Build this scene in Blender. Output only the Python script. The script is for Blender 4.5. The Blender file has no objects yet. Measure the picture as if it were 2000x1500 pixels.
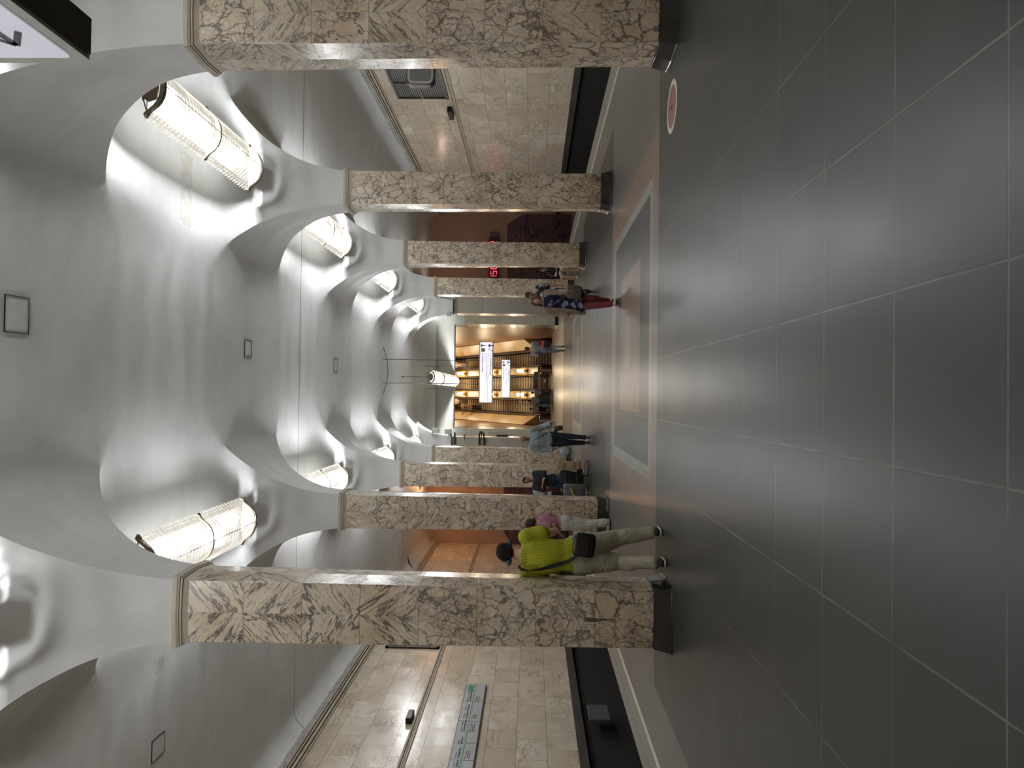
import bpy, bmesh, math, random
import numpy as np
from mathutils import Vector, Matrix, Euler, noise as mnoise
random.seed(7)
SC = bpy.context.scene
COL = SC.collection
# ------------------------------------------------------------------ camera (the phone was turned on its side: up in the hall is left in the frame)
HC = 1.55
YAW, PIT, ROL, FPX = 0.01400, 0.0279, 0.0122, 1420.59
Fv = Vector((math.sin(YAW), math.cos(YAW), 0)); Rv = Vector((math.cos(YAW), -math.sin(YAW), 0)); Uv = Vector((0, 0, 1))
F2 = Fv * math.cos(PIT) + Uv * math.sin(PIT); U2 = Uv * math.cos(PIT) - Fv * math.sin(PIT)
AX = -U2 * math.cos(ROL) + Rv * math.sin(ROL); AY = Rv * math.cos(ROL) + U2 * math.sin(ROL)
cam_d = bpy.data.cameras.new('camera'); cam = bpy.data.objects.new('camera', cam_d); COL.objects.link(cam)
cam_d.sensor_fit = 'HORIZONTAL'; cam_d.sensor_width = 36; cam_d.lens = FPX / 2000 * 36
cam_d.clip_start = 0.05; cam_d.clip_end = 300
cam.matrix_world = Matrix(((AX.x, AY.x, -F2.x, 0), (AX.y, AY.y, -F2.y, 0), (AX.z, AY.z, -F2.z, HC), (0, 0, 0, 1)))
SC.camera = cam
# ------------------------------------------------------------------ world, exposure
w = bpy.data.worlds.new('world'); SC.world = w; w.use_nodes = True
w.node_tree.nodes['Background'].inputs[0].default_value = (0.9, 0.95, 1, 1)
w.node_tree.nodes['Background'].inputs[1].default_value = 0.0
SC.view_settings.view_transform = 'Standard'; SC.view_settings.look = 'None'; SC.view_settings.gamma = 1
SC.view_settings.use_curve_mapping = False
SC.view_settings.exposure = 1.1
SC.cycles.use_denoising = True; SC.cycles.adaptive_threshold = .05; SC.cycles.max_bounces = 6; SC.cycles.diffuse_bounces = 4; SC.cycles.glossy_bounces = 3; SC.cycles.transmission_bounces = 2
SC.cycles.sample_clamp_indirect = 4.0; SC.cycles.caustics_reflective = False; SC.cycles.caustics_refractive = False
LAMP_W = 5.0        # watts of each lamp's upward glow
LAMP_DOWN = .33     # radiance of the lamps' white slats
BULB_W = 66.0        # each of the seven bulbs inside a lamp
# ------------------------------------------------------------------ plan of the station
XC, W = 0.885, 3.3265
D1, S = 8.3085, 6.8212
XL, XR = -8.65, 10.42
ZCROWN, ZCAP = 7.54, 5.46
EDGE = 5.89
YROW = [D1 + S * k for k in range(-2, 5)]       # column rows; the last one is the pier row
YPIER = YROW[-1]
YBACK = YROW[0] - 2.0
YAISLE, YHALL, YFLOOR = 42.0, 44.8, 59.0

# ------------------------------------------------------------------ helpers
def link(o, parent=None):
    COL.objects.link(o)
    if parent is not None: o.parent = parent
    return o
def tag(o, label=None, cat=None, group=None, kind=None):
    if label: o['label'] = label
    if cat: o['category'] = cat
    if group: o['group'] = group
    if kind: o['kind'] = kind
    return o
def empty(name, loc=(0, 0, 0), rz=0, label=None, cat=None, group=None):
    o = bpy.data.objects.new(name, None); o.empty_display_size = .1; o.location = loc; o.rotation_euler = (0, 0, rz)
    link(o); return tag(o, label, cat, group)
class MB:
    def __init__(s): s.v = []; s.f = []; s.m = []; s.parts = []
    def add(s, v, f, mi=0):
        s.parts.append((list(v), list(f), mi)); n = len(s.v); s.v += [tuple(p) for p in v]; s.f += [tuple(i + n for i in q) for q in f]; s.m += [mi] * len(f); return s
    def box(s, x0, x1, y0, y1, z0, z1, mi=0):
        return s.add([(x0,y0,z0),(x1,y0,z0),(x1,y1,z0),(x0,y1,z0),(x0,y0,z1),(x1,y0,z1),(x1,y1,z1),(x0,y1,z1)],
                     [(0,3,2,1),(4,5,6,7),(0,1,5,4),(1,2,6,5),(2,3,7,6),(3,0,4,7)], mi)
    def rings(s, rings, cap=True, mi=0, close=True):
        k = len(rings[0]); v = [p for r in rings for p in r]; f = []
        for i in range(len(rings) - 1):
            for j in range(k if close else k - 1):
                a = i*k + j; b = i*k + (j+1) % k
                f.append((a, b, b + k, a + k))
        if cap and close:
            f.append(tuple(reversed(range(k)))); f.append(tuple(range((len(rings)-1)*k, len(rings)*k)))
        return s.add(v, f, mi)
    def tube(s, p0, p1, r0, r1=None, n=10, mi=0):
        return s.path([p0, p1], [r0, r0 if r1 is None else r1], n, mi)
    def path(s, pts, rad, n=8, mi=0, cap=True):
        pts = [Vector(p) for p in pts]
        if not isinstance(rad, (list, tuple)): rad = [rad] * len(pts)
        R = []; side = None
        for i, p in enumerate(pts):
            t = (pts[min(i+1, len(pts)-1)] - pts[max(i-1, 0)]).normalized()
            if side is None: side = t.orthogonal().normalized()
            side = (side - t * side.dot(t)).normalized(); up = t.cross(side)
            R.append([p + (side * math.cos(2*math.pi*j/n) + up * math.sin(2*math.pi*j/n)) * rad[i] for j in range(n)])
        return s.rings(R, cap, mi)
    def lathe(s, prof, c=(0,0,0), n=20, mi=0, cap=True):
        return s.rings([[(c[0] + r*math.cos(2*math.pi*j/n), c[1] + r*math.sin(2*math.pi*j/n), c[2] + z) for j in range(n)] for r, z in prof], cap, mi)
    def grid(s, P, mi=0, flip=False):
        k = len(P[0]); v = [p for r in P for p in r]; f = []
        for i in range(len(P)-1):
            for j in range(k-1):
                q = (i*k+j, i*k+j+1, (i+1)*k+j+1, (i+1)*k+j); f.append(q[::-1] if flip else q)
        return s.add(v, f, mi)
    def build(s, name, mat, parent=None, smooth=False, bevel=0, seg=2, ang=None, recalc=False):
        me = bpy.data.meshes.new(name); me.from_pydata(s.v, [], s.f); 
        for m in (mat if isinstance(mat, (list, tuple)) else [mat]): me.materials.append(m)
        me.polygons.foreach_set('material_index', s.m)
        if recalc:
            b = bmesh.new(); b.from_mesh(me); bmesh.ops.recalc_face_normals(b, faces=b.faces); b.to_mesh(me); b.free()
        if smooth: me.polygons.foreach_set('use_smooth', [True] * len(me.polygons))
        me.update()
        if ang is not None and hasattr(me, 'set_sharp_from_angle'):
            me.polygons.foreach_set('use_smooth', [True] * len(me.polygons)); me.set_sharp_from_angle(angle=math.radians(ang))
        o = bpy.data.objects.new(name, me); link(o, parent)
        if bevel:
            b = o.modifiers.new('bevel', 'BEVEL'); b.width = bevel; b.segments = seg; b.limit_method = 'ANGLE'
        return o
def each(b, name, mat, parent=None, **kw):
    """every shape that was added becomes a mesh object of its own"""
    out = []
    for v, f, mi in b.parts: out.append(MB().add(v, f, 0).build(name, mat[mi] if isinstance(mat, (list, tuple)) else mat, parent, **kw))
    return out
def copy_tree(o, parent=None):
    c = o.copy(); COL.objects.link(c)
    if parent is not None: c.parent = parent
    for ch in [x for x in o.children if x.type != 'LIGHT' or True]: copy_tree(ch, c)
    return c
def struct(o): o['kind'] = 'structure'; return o

# ------------------------------------------------------------------ materials
class NT:
    def __init__(s, name, rough=.6, spec=.5, metal=0):
        s.mat = bpy.data.materials.new(name); s.mat.use_nodes = True; s.t = s.mat.node_tree
        s.b = s.t.nodes['Principled BSDF']; s.b.inputs['Roughness'].default_value = rough; s.b.inputs['Metallic'].default_value = metal
        s.b.inputs['Specular IOR Level'].default_value = spec
    def n(s, typ, **kw):
        x = s.t.nodes.new(typ)
        for k, v in kw.items(): setattr(x, k, v)
        return x
    def inp(s, sock, v):
        if isinstance(v, bpy.types.NodeSocket): s.t.links.new(v, sock)
        elif v is not None: sock.default_value = v
    def math(s, op, a, b=None, c=None, clamp=False):
        x = s.n('ShaderNodeMath', operation=op, use_clamp=clamp); s.inp(x.inputs[0], a)
        if b is not None: s.inp(x.inputs[1], b)
        if c is not None: s.inp(x.inputs[2], c)
        return x.outputs[0]
    def vmath(s, op, a, b=None):
        x = s.n('ShaderNodeVectorMath', operation=op); s.inp(x.inputs[0], a)
        if b is not None:
            if op == 'SCALE': s.inp(x.inputs[3], b)
            else: s.inp(x.inputs[1], b)
        return x.outputs[0]
    def obj(s): return s.n('ShaderNodeTexCoord').outputs['Object']
    def sep(s, v): x = s.n('ShaderNodeSeparateXYZ'); s.inp(x.inputs[0], v); return x.outputs
    def comb(s, x_, y_, z_):
        x = s.n('ShaderNodeCombineXYZ')
        for i, q in enumerate((x_, y_, z_)): s.inp(x.inputs[i], q)
        return x.outputs[0]
    def noise(s, v, scale, detail=3, rough=.5, dist=0, out='Fac'):
        x = s.n('ShaderNodeTexNoise'); s.inp(x.inputs['Vector'], v); x.inputs['Scale'].default_value = scale
        x.inputs['Detail'].default_value = detail; x.inputs['Roughness'].default_value = rough; x.inputs['Distortion'].default_value = dist
        return x.outputs[out]
    def voro(s, v, scale, feature='DISTANCE_TO_EDGE', out='Distance'):
        x = s.n('ShaderNodeTexVoronoi', feature=feature); s.inp(x.inputs['Vector'], v); x.inputs['Scale'].default_value = scale
        return x.outputs[out]
    def white(s, v, dim='3D', out='Color'):
        x = s.n('ShaderNodeTexWhiteNoise', noise_dimensions=dim)
        s.inp(x.inputs['W' if dim == '1D' else 'Vector'], v); return x.outputs[out]
    def ramp(s, f, stops, interp='LINEAR'):
        x = s.n('ShaderNodeValToRGB'); s.inp(x.inputs[0], f); cr = x.color_ramp; cr.interpolation = interp
        while len(cr.elements) < len(stops): cr.elements.new(.5)
        for e, (p, c) in zip(cr.elements, stops):
            e.position = p; e.color = (c, c, c, 1) if isinstance(c, (int, float)) else (*c, 1)
        return x.outputs[0]
    def rng(s, f, a, b, c=0, d=1):
        x = s.n('ShaderNodeMapRange'); s.inp(x.inputs[0], f)
        for i, q in enumerate((a, b, c, d)): x.inputs[1+i].default_value = q
        return x.outputs[0]
    def mix(s, f, a, b, typ='MIX'):
        x = s.n('ShaderNodeMix', data_type='RGBA', blend_type=typ); s.inp(x.inputs[0], f)
        for sock, q in ((x.inputs[6], a), (x.inputs[7], b)):
            s.inp(sock, (*q, 1) if isinstance(q, tuple) and len(q) == 3 else q)
        return x.outputs[2]
    def col(s, c): s.inp(s.b.inputs['Base Color'], (*c, 1) if isinstance(c, tuple) and len(c) == 3 else c); return s
    def bump(s, h, dist=.002, strength=1):
        x = s.n('ShaderNodeBump'); s.inp(x.inputs['Height'], h); x.inputs['Distance'].default_value = dist; x.inputs['Strength'].default_value = strength
        s.t.links.new(x.outputs[0], s.b.inputs['Normal']); return s
_mc = {}
def plain(name, c, rough=.6, metal=0, spec=.5, var=.08, scale=6, bump=0):
    """one-colour paint / cloth / metal with slight procedural mottling"""
    if name in _mc: return _mc[name]
    m = NT(name, rough, spec, metal); o = m.obj()
    f = m.noise(o, scale, 4)
    m.col(m.mix(m.rng(f, .3, .7), tuple(x * (1 - var) for x in c), tuple(min(1, x * (1 + var)) for x in c)))
    if bump: m.bump(m.noise(o, scale * 6, 3), bump)
    _mc[name] = m.mat; return m.mat
def emis(name, c, strength, base=None):
    if name in _mc: return _mc[name]
    m = NT(name, .5); m.col(base or c); m.b.inputs['Emission Color'].default_value = (*c, 1); m.b.inputs['Emission Strength'].default_value = strength
    _mc[name] = m.mat; return m.mat

def mat_plaster(name, c=(.70, .70, .69), seam=False, grime=.12):
    m = NT(name, .55, .35); o = m.obj()
    f1 = m.noise(o, .55, 5, .6, .4); f2 = m.noise(o, 3.1, 5, .65)
    st = m.noise(m.vmath('MULTIPLY', o, (1.2, 5, .6)), 1.0, 4, .6)
    g = m.rng(m.math('ADD', m.math('MULTIPLY', f1, .7), m.math('ADD', m.math('MULTIPLY', f2, .3), m.math('MULTIPLY', st, .25))), .45, .85)
    c2 = m.mix(g, tuple(x * (1 - grime * 1.3) for x in c), tuple(min(1, x * (1 + grime * .6)) for x in c))
    if seam:
        s = m.sep(o); d = m.math('ABSOLUTE', m.math('SUBTRACT', s[1], D1 + 1.5 * S))
        d = m.math('ADD', d, m.math('MULTIPLY', m.math('SUBTRACT', m.noise(o, 9, 3), .5), .012))
        c2 = m.mix(m.rng(d, .010, .018, 1, 0), c2, (.03, .028, .025))
        # old square repairs of the plaster
        for (px, py, a, b_) in ((3.45, 12.3, .62, .20), (-4.45, 11.7, .12, .16)):
            k = m.math('MINIMUM', m.rng(m.math('ABSOLUTE', m.math('SUBTRACT', s[0], px)), a, a + .01, 1, 0), m.rng(m.math('ABSOLUTE', m.math('SUBTRACT', s[1], py)), b_, b_ + .01, 1, 0))
            c2 = m.mix(m.math('MULTIPLY', k, .7), c2, m.mix(m.rng(m.noise(o, 5, 4, .6, 1), .5, .56), (.52, .50, .42), (.62, .64, .66)))
    m.col(c2); m.bump(m.noise(o, 1.3, 3, .5), .02, .25)
    return m.mat

def veins(m, p, dark, base):
    """crackled dark veining over a cream base; p = coordinate"""
    wp = m.vmath('ADD', p, m.vmath('SCALE', m.vmath('SUBTRACT', m.noise(p, 3.2, 4, .6, 0, 'Color'), (.5, .5, .5)), .42))
    e1 = m.voro(wp, 5.5); e2 = m.voro(wp, 15.0)
    wth = m.rng(m.noise(p, 4, 3), .35, .7, .02, .13)
    a = m.math('SUBTRACT', 1, m.math('DIVIDE', e1, wth), clamp=True)
    msk = m.rng(m.noise(p, 2.2, 3), .42, .62)
    b = m.math('MULTIPLY', m.math('SUBTRACT', 1, m.math('DIVIDE', e2, .13), clamp=True), msk)
    return m.math('MAXIMUM', a, m.math('MULTIPLY', b, .8), clamp=True)

def mat_column(name, bold):
    """slabs of cream marble, every slab cut from another place of the block; bold = dark diagonal veins above, crackle below"""
    m = NT(name, .16, .5); o = m.obj(); s = m.sep(o)
    zb = m.math('DIVIDE', m.math('SUBTRACT', s[2], .1977), .6428); bi = m.math('FLOOR', zb); fz = m.math('FRACT', zb)
    info = m.n('ShaderNodeObjectInfo').outputs['Random']
    ax = m.math('ABSOLUTE', s[0]); ay = m.math('ABSOLUTE', s[1])
    face = m.math('GREATER_THAN', ax, ay)
    tan = m.math('MINIMUM', ax, ay)                                     # book-matched about the fold
    sd = m.math('ADD', m.math('MULTIPLY', face, 17.3), m.math('ADD', m.math('MULTIPLY', info, 91.7), m.math('MULTIPLY', bi, 7.13)))
    sgn = m.math('MULTIPLY', m.math('SIGN', m.math('ADD', m.math('MULTIPLY', s[0], m.math('SUBTRACT', 1, face)), m.math('MULTIPLY', s[1], face))), 3.1)
    rc = m.white(sd, '1D'); r3 = m.vmath('SCALE', rc, 23.0)
    rs = m.sep(rc)
    q = m.comb(m.math('MULTIPLY', tan, m.math('SUBTRACT', m.math('MULTIPLY', m.math('ROUND', rs[0]), 2), 1)), m.math('MULTIPLY', sgn, .02), s[2])
    p = m.vmath('ADD', q, r3)
    ck = veins(m, m.vmath('MULTIPLY', p, (1, 1, .8)), None, None)
    # diagonal veins: stretched along a tilted direction that differs from slab to slab
    vr = m.n('ShaderNodeVectorRotate', rotation_type='AXIS_ANGLE'); m.inp(vr.inputs['Vector'], q); vr.inputs['Axis'].default_value = (0, 1, 0)
    m.inp(vr.inputs['Angle'], m.rng(rs[1], 0, 1, .35, 1.0))
    dq = m.vmath('ADD', m.vmath('MULTIPLY', vr.outputs[0], (5.5, 2, 1.1)), r3)
    dn = m.noise(dq, 1.1, 7, .62, .5); dl = m.math('ABSOLUTE', m.math('SUBTRACT', dn, .5))
    dl2 = m.math('ABSOLUTE', m.math('SUBTRACT', m.noise(dq, 2.6, 6, .6, .3), .46))
    dg = m.math('MAXIMUM', m.rng(dl, .006, .030, 1, 0), m.math('MULTIPLY', m.rng(dl2, .0, .018, 1, 0), .85))
    dg = m.math('MAXIMUM', dg, m.rng(dn, .665, .69))                     # the odd solid black streak
    if bold: k = m.rng(s[2], 2.75, 2.85, 0, 1)
    else: k = m.rng(rs[2], .68, .72, 0, .8)
    vv = m.math('ADD', m.math('MULTIPLY', ck, m.math('SUBTRACT', 1, k)), m.math('MULTIPLY', dg, k))
    tone = m.noise(p, 2.2, 4, .6)
    base = m.ramp(tone, [(.28, (.54, .40, .28)), (.42, (.74, .60, .45)), (.55, (.86, .74, .59)), (.72, (.83, .74, .63))])
    base = m.mix(m.math('MULTIPLY', rs[1], .35), base, (.60, .54, .42))
    cloud = m.rng(m.noise(p, 5.5, 4, .6), .52, .72, 0, .5)
    base = m.mix(m.math('MULTIPLY', cloud, m.math('SUBTRACT', 1, k)), base, (.34, .29, .30))
    c = m.mix(m.math('MULTIPLY', vv, .88), base, m.mix(m.noise(p, 3, 2), (.040, .040, .065), (.10, .072, .065)))
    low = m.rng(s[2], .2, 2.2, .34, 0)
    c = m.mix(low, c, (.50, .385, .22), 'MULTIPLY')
    j = m.math('MINIMUM', fz, m.math('SUBTRACT', 1, fz))
    jm = m.math('MAXIMUM', m.rng(j, .002, .006, 1, 0), m.rng(tan, .0005, .0022, .55, 0))
    c = m.mix(m.math('MULTIPLY', jm, .8), c, (.10, .075, .05))
    if bold:     # the brown run of dirt down the fold, low on the front
        nz = m.math('MULTIPLY', m.math('SUBTRACT', m.noise(o, 14, 4), .5), .05)
        wz = m.rng(s[2], .62, .95, .004, .028)
        k1 = m.math('LESS_THAN', m.math('ABSOLUTE', m.math('ADD', m.math('ADD', s[0], .0), nz)), wz)
        k2 = m.math('MULTIPLY', m.math('LESS_THAN', s[2], .95), m.math('GREATER_THAN', s[2], .60)); k3 = m.math('LESS_THAN', s[1], -.25)
        c = m.mix(m.math('MULTIPLY', k1, m.math('MULTIPLY', k2, m.math('MULTIPLY', k3, .85))), c, (.07, .045, .03))
    m.col(c); m.inp(m.b.inputs['Roughness'], m.rng(m.noise(p, 6, 3), .3, .7, .13, .27))
    m.bump(m.math('SUBTRACT', 1, jm), .0015, .5)
    return m.mat

def mat_slabs(name, u, v, bw, bh, off=(0, 0), c=(.84, .75, .62), c2=(.70, .58, .43), vein=.6, rough=.18, joint=(.16, .12, .08), freq=2, shift=.5):
    """wall cladding slabs laid in courses; u, v = axis indices of the wall plane"""
    m = NT(name, rough, .5); o = m.obj(); s = m.sep(o)
    br = m.n('ShaderNodeTexBrick', offset=shift, offset_frequency=freq, squash=1.0)
    m.inp(br.inputs['Vector'], m.comb(m.math('ADD', s[u], off[0]), m.math('ADD', s[v], off[1]), 0.0))
    br.inputs['Scale'].default_value = 1; br.inputs['Brick Width'].default_value = bw; br.inputs['Row Height'].default_value = bh
    br.inputs['Mortar Size'].default_value = .006; br.inputs['Mortar Smooth'].default_value = .2; br.inputs['Bias'].default_value = 0
    br.inputs['Color1'].default_value = (0, 0, 0, 1); br.inputs['Color2'].default_value = (1, 1, 1, 1); br.inputs['Mortar'].default_value = (.5, .5, .5, 1)
    rv = m.sep(br.outputs['Color'])[0]; mor = br.outputs['Fac']
    p = m.vmath('ADD', o, m.vmath('SCALE', m.comb(rv, m.math('MULTIPLY', rv, 7), m.math('MULTIPLY', rv, 3)), 9.0))
    st = [1.0, 1.0, 1.0]; st[u] = .55
    pv = m.vmath('MULTIPLY', p, tuple(st))
    t1 = m.noise(pv, 1.6, 5, .6, .6); ln = m.math('ABSOLUTE', m.math('SUBTRACT', m.noise(m.vmath('MULTIPLY', pv, (1, 1, 1.8)), 1.5, 7, .68, .8), .5))
    base = m.ramp(t1, [(.3, c2), (.55, c), (.75, tuple(min(1, x * 1.08) for x in c))])
    base = m.mix(m.rng(rv, 0, 1, 0, .8), base, tuple(x * y for x, y in zip(c, (.80, .74, .66))), 'MIX')
    vn = m.math('MULTIPLY', m.rng(ln, .003, .030, 1, 0), m.rng(m.noise(pv, 1.2, 3), .40, .60, 0, vein))
    cc = m.mix(vn, base, (.24, .175, .11)); cc = m.mix(m.math('MULTIPLY', mor, .85), cc, joint)
    m.col(cc); m.bump(m.math('SUBTRACT', 1, mor), .002, .4); m.inp(m.b.inputs['Roughness'], m.rng(t1, .3, .7, rough * .8, rough * 1.6))
    return m.mat

def mat_floor():
    m = NT('grey_stone_paving', .3, .15); o = m.obj(); s = m.sep(o)
    T = .7512; TX, TY = -.2886, 2.4162
    u = m.math('DIVIDE', m.math('SUBTRACT', s[0], TX), T); v = m.math('DIVIDE', m.math('SUBTRACT', s[1], TY), T)
    wob = m.math('MULTIPLY', m.math('SUBTRACT', m.noise(o, 6, 3), .5), .008)
    fu = m.math('ABSOLUTE', m.math('ADD', m.math('SUBTRACT', m.math('FRACT', m.math('ADD', u, .5)), .5), wob))
    fv = m.math('ABSOLUTE', m.math('ADD', m.math('SUBTRACT', m.math('FRACT', m.math('ADD', v, .5)), .5), wob))
    ju = m.rng(fu, .0045, .0085, 1, 0); jv = m.rng(fv, .0045, .0085, 1, 0)
    tid = m.white(m.comb(m.math('FLOOR', u), m.math('FLOOR', v), 0.0)); tr = m.sep(tid)
    dx = m.math('ABSOLUTE', m.math('SUBTRACT', s[0], XC))
    n1 = m.noise(o, 1.1, 6, .62); n2 = m.noise(m.vmath('MULTIPLY', o, (3, 30, 1)), 2.0, 3, .6); n3 = m.noise(o, 260, 2)
    mot = m.math('ADD', m.math('MULTIPLY', n1, .6), m.math('ADD', m.math('MULTIPLY', n2, .25), m.math('MULTIPLY', tr[0], .12)))
    slate = m.mix(m.rng(mot, .3, .75), (.044, .045, .0435), (.060, .061, .0585))
    granite = m.mix(m.rng(m.math('ADD', m.math('MULTIPLY', n1, .7), m.math('MULTIPLY', n3, .3)), .3, .7), (.115, .108, .098), (.165, .155, .138))
    speck = m.mix(m.rng(n3, .42, .6), (.150, .105, .080), (.265, .195, .15))
    pale = m.mix(m.rng(n1, .3, .7), (.20, .21, .185), (.27, .275, .245))
    cream = m.mix(m.rng(n1, .3, .7), (.30, .25, .20), (.38, .33, .26))
    lt = lambda a, b: m.math('LESS_THAN', a, b)
    # inlaid carpet in the first and third bay
    ys = m.math('MINIMUM', m.math('ABSOLUTE', m.math('SUBTRACT', s[1], D1 + .5 * S)), m.math('ABSOLUTE', m.math('SUBTRACT', s[1], D1 + 2.5 * S)))
    def rect(a, b): return m.math('MULTIPLY', lt(dx, a), lt(ys, b))
    c = slate
    beyond = m.math('GREATER_THAN', s[1], YROW[0] + S * 1.5 + .55)
    c = m.mix(m.math('MULTIPLY', m.math('GREATER_THAN', dx, 4.45), 1.0), c, granite)
    c = m.mix(m.math('MULTIPLY', m.math('MULTIPLY', m.math('GREATER_THAN', dx, 2.5), beyond), lt(ys, 2.62)), c, granite)
    c = m.mix(rect(2.5, 2.62), c, speck); c = m.mix(rect(2.0, 2.17), c, pale); c = m.mix(rect(1.82, 1.98), c, slate)
    c = m.mix(rect(1.13, 1.13), c, speck)
    bar = m.math('MULTIPLY', lt(m.math('ABSOLUTE', m.math('SUBTRACT', s[0], XC)), .42), lt(m.math('ABSOLUTE', m.math('SUBTRACT', s[1], D1 + .5 * S + .25)), .3))
    c = m.mix(bar, c, pale)
    c = m.mix(m.math('GREATER_THAN', s[1], 36.7), c, cream)
    # platform edge: pale kerb stones, painted line
    c = m.mix(m.math('GREATER_THAN', dx, 5.33), c, m.mix(n1, (.20, .19, .165), (.25, .235, .205)))
    c = m.mix(m.rng(m.math('ABSOLUTE', m.math('SUBTRACT', dx, 5.62)), .008, .016, .6, 0), c, (.07, .065, .055))
    c = m.mix(m.rng(m.math('ABSOLUTE', m.math('SUBTRACT', dx, 5.28)), .045, .055, 1, 0), c, m.mix(m.rng(m.noise(o, 8, 4), .35, .6), (.52, .47, .36), (.68, .63, .50)))
    inner = m.math('LESS_THAN', dx, 5.2)
    jj = m.math('MAXIMUM', ju, jv)
    near = m.rng(s[1], 4, 14, 1, 0)
    plainz = m.math('SUBTRACT', 1, m.math('MULTIPLY', rect(1.13, 1.13), .6))
    jc = m.mix(near, (.05, .045, .04), m.mix(m.rng(m.noise(o, 3, 4), .35, .65), (.065, .063, .058), (.16, .15, .135)))
    c = m.mix(m.math('MULTIPLY', m.math('MULTIPLY', jj, m.math('MULTIPLY', inner, plainz)), .75), c, jc)
    # chips and scuffs
    sp = m.voro(m.vmath('ADD', o, m.vmath('SCALE', m.noise(o, 20, 2, .5, 0, 'Color'), .03)), 1.1, 'F1'); sc = m.rng(sp, .010, .022, .35, 0)
    scr = m.rng(m.math('ABSOLUTE', m.math('SUBTRACT', m.noise(m.vmath('MULTIPLY', o, (2, 9, 1)), 3.0, 5, .7), .72)), .0, .003, .2, 0)
    c = m.mix(m.math('MAXIMUM', sc, scr), c, (.26, .245, .21))
    m.col(c)
    m.inp(m.b.inputs['Roughness'], m.rng(m.math('ADD', m.math('MULTIPLY', n1, .8), m.math('MULTIPLY', n2, .2)), .3, .7, .31, .38))
    m.bump(m.math('ADD', m.math('MULTIPLY', m.math('SUBTRACT', 1, jj), .5), m.math('MULTIPLY', m.noise(m.vmath('MULTIPLY', o, (1, 5, 1)), 1.6, 2), .6)), .003, .3)
    return m.mat

M_CEIL = mat_plaster('ceiling_plaster', seam=True)
M_WHITE = mat_plaster('white_plaster', (.62, .61, .56), grime=.07)
M_ORNA = mat_plaster('moulding_plaster', (.55, .53, .50), grime=.3)
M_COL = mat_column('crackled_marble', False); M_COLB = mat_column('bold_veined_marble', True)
M_CAP = mat_plaster('capital_stone', (.58, .51, .41), grime=.2)
M_BLACK = plain('black_stone', (.018, .018, .018), .12, var=.3)
M_WALLM = mat_slabs('wall_marble', 1, 2, 1.02, .757, (0, -.324))
M_PIERM = mat_slabs('pier_marble', 0, 2, 1.1, .70, (.2, 0), (.55, .53, .45), (.50, .46, .37), .25)
M_PIERG = mat_slabs('grey_pier_marble', 0, 2, 1.3, 1.0, (.4, 0), (.40, .38, .34), (.36, .33, .29), .25, freq=1, shift=0)
M_FLOOR = mat_floor()
M_PIT = plain('track_bed_grime', (.012, .011, .010), .9, var=.4, scale=2)
M_PITB = plain('painted_pit_band', (.055, .042, .036), .6, var=.3, scale=1)
M_DARK = plain('dark_metal', (.03, .028, .025), .4, .6)
M_STEEL = plain('brushed_steel', (.42, .40, .37), .28, 1, scale=30)
M_OCHRE = plain('ochre_panel', (.40, .235, .065), .35, var=.1, scale=1.2)
M_OCHRED = plain('brown_panel', (.30, .16, .06), .35, var=.2, scale=.8)
M_PINK = plain('pink_limewash', (.42, .27, .19), .7, var=.1, scale=.8)

# ------------------------------------------------------------------ vault
PT = [(0, 1), (.3, .997), (.42, .99), (.5, .98), (.643, .935), (.687, .90), (.76, .82), (.84, .70), (.913, .52), (.95, .39), (.975, .26), (.99, .13), (1, 0)]
_px = np.array([p[0] for p in PT]); _py = np.array([p[1] for p in PT])
_h = np.diff(_px); _d = np.diff(_py) / _h; _m = np.zeros(len(PT))
for i in range(1, len(PT) - 1): _m[i] = 0 if _d[i-1]*_d[i] <= 0 else 2*_d[i-1]*_d[i]/(_d[i-1]+_d[i])
_m[-1] = _d[-1]
def prof(t):
    t = abs(t)
    if t >= 1: return 0.0
    i = int(np.searchsorted(_px, t, 'right') - 1); i = min(i, len(_h) - 1); h = _h[i]; s_ = (t - _px[i]) / h
    return ((2*s_**3 - 3*s_**2 + 1) * _py[i] + (s_**3 - 2*s_**2 + s_) * h * _m[i] + (-2*s_**3 + 3*s_**2) * _py[i+1] + (s_**3 - s_**2) * h * _m[i+1])
def smax(a, b, k=.004):
    h = max(k - abs(a - b), 0) / k
    return max(a, b) + h * h * k * .25
HT = .342; HX = W - HT; HY = S / 2 - HT; ZH = ZCROWN - ZCAP
TT = [0, .08, .16, .24, .32, .38, .44, .5, .55, .6, .64, .68, .72, .76, .8, .83, .86, .885, .91, .93, .945, .96, .972, .982, .99, .996, 1.0]
FT = [-1, -.66, -.33, 0, .33, .66, 1]
def axis_x():
    """(kind, t, side) samples across the hall, left wall to right wall"""
    a = []
    WA = (XC - W - HT) - XL                    # aisle clear width
    def aisle(n=16): return [('wall', e) for e in (0, .03, .08, .15, .24, .36, .5, .75, 1.1, 1.5, 2.0, 2.6)]
    for e in aisle(): a.append(('L', e[1]))
    ta = [('la', t) for t in TT]
    a += [('la', t) for t in TT[1:]]           # from crown towards left column's outer face
    a += [('lc', f) for f in FT[1:-1]]
    a += [('nl', t) for t in reversed(TT)]
    a += [('nr', t) for t in TT[1:]]
    a += [('rc', f) for f in FT[1:-1]]
    a += [('ra', t) for t in reversed(TT[1:])]
    for e in reversed(aisle()): a.append(('R', e[1]))
    return a
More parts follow.
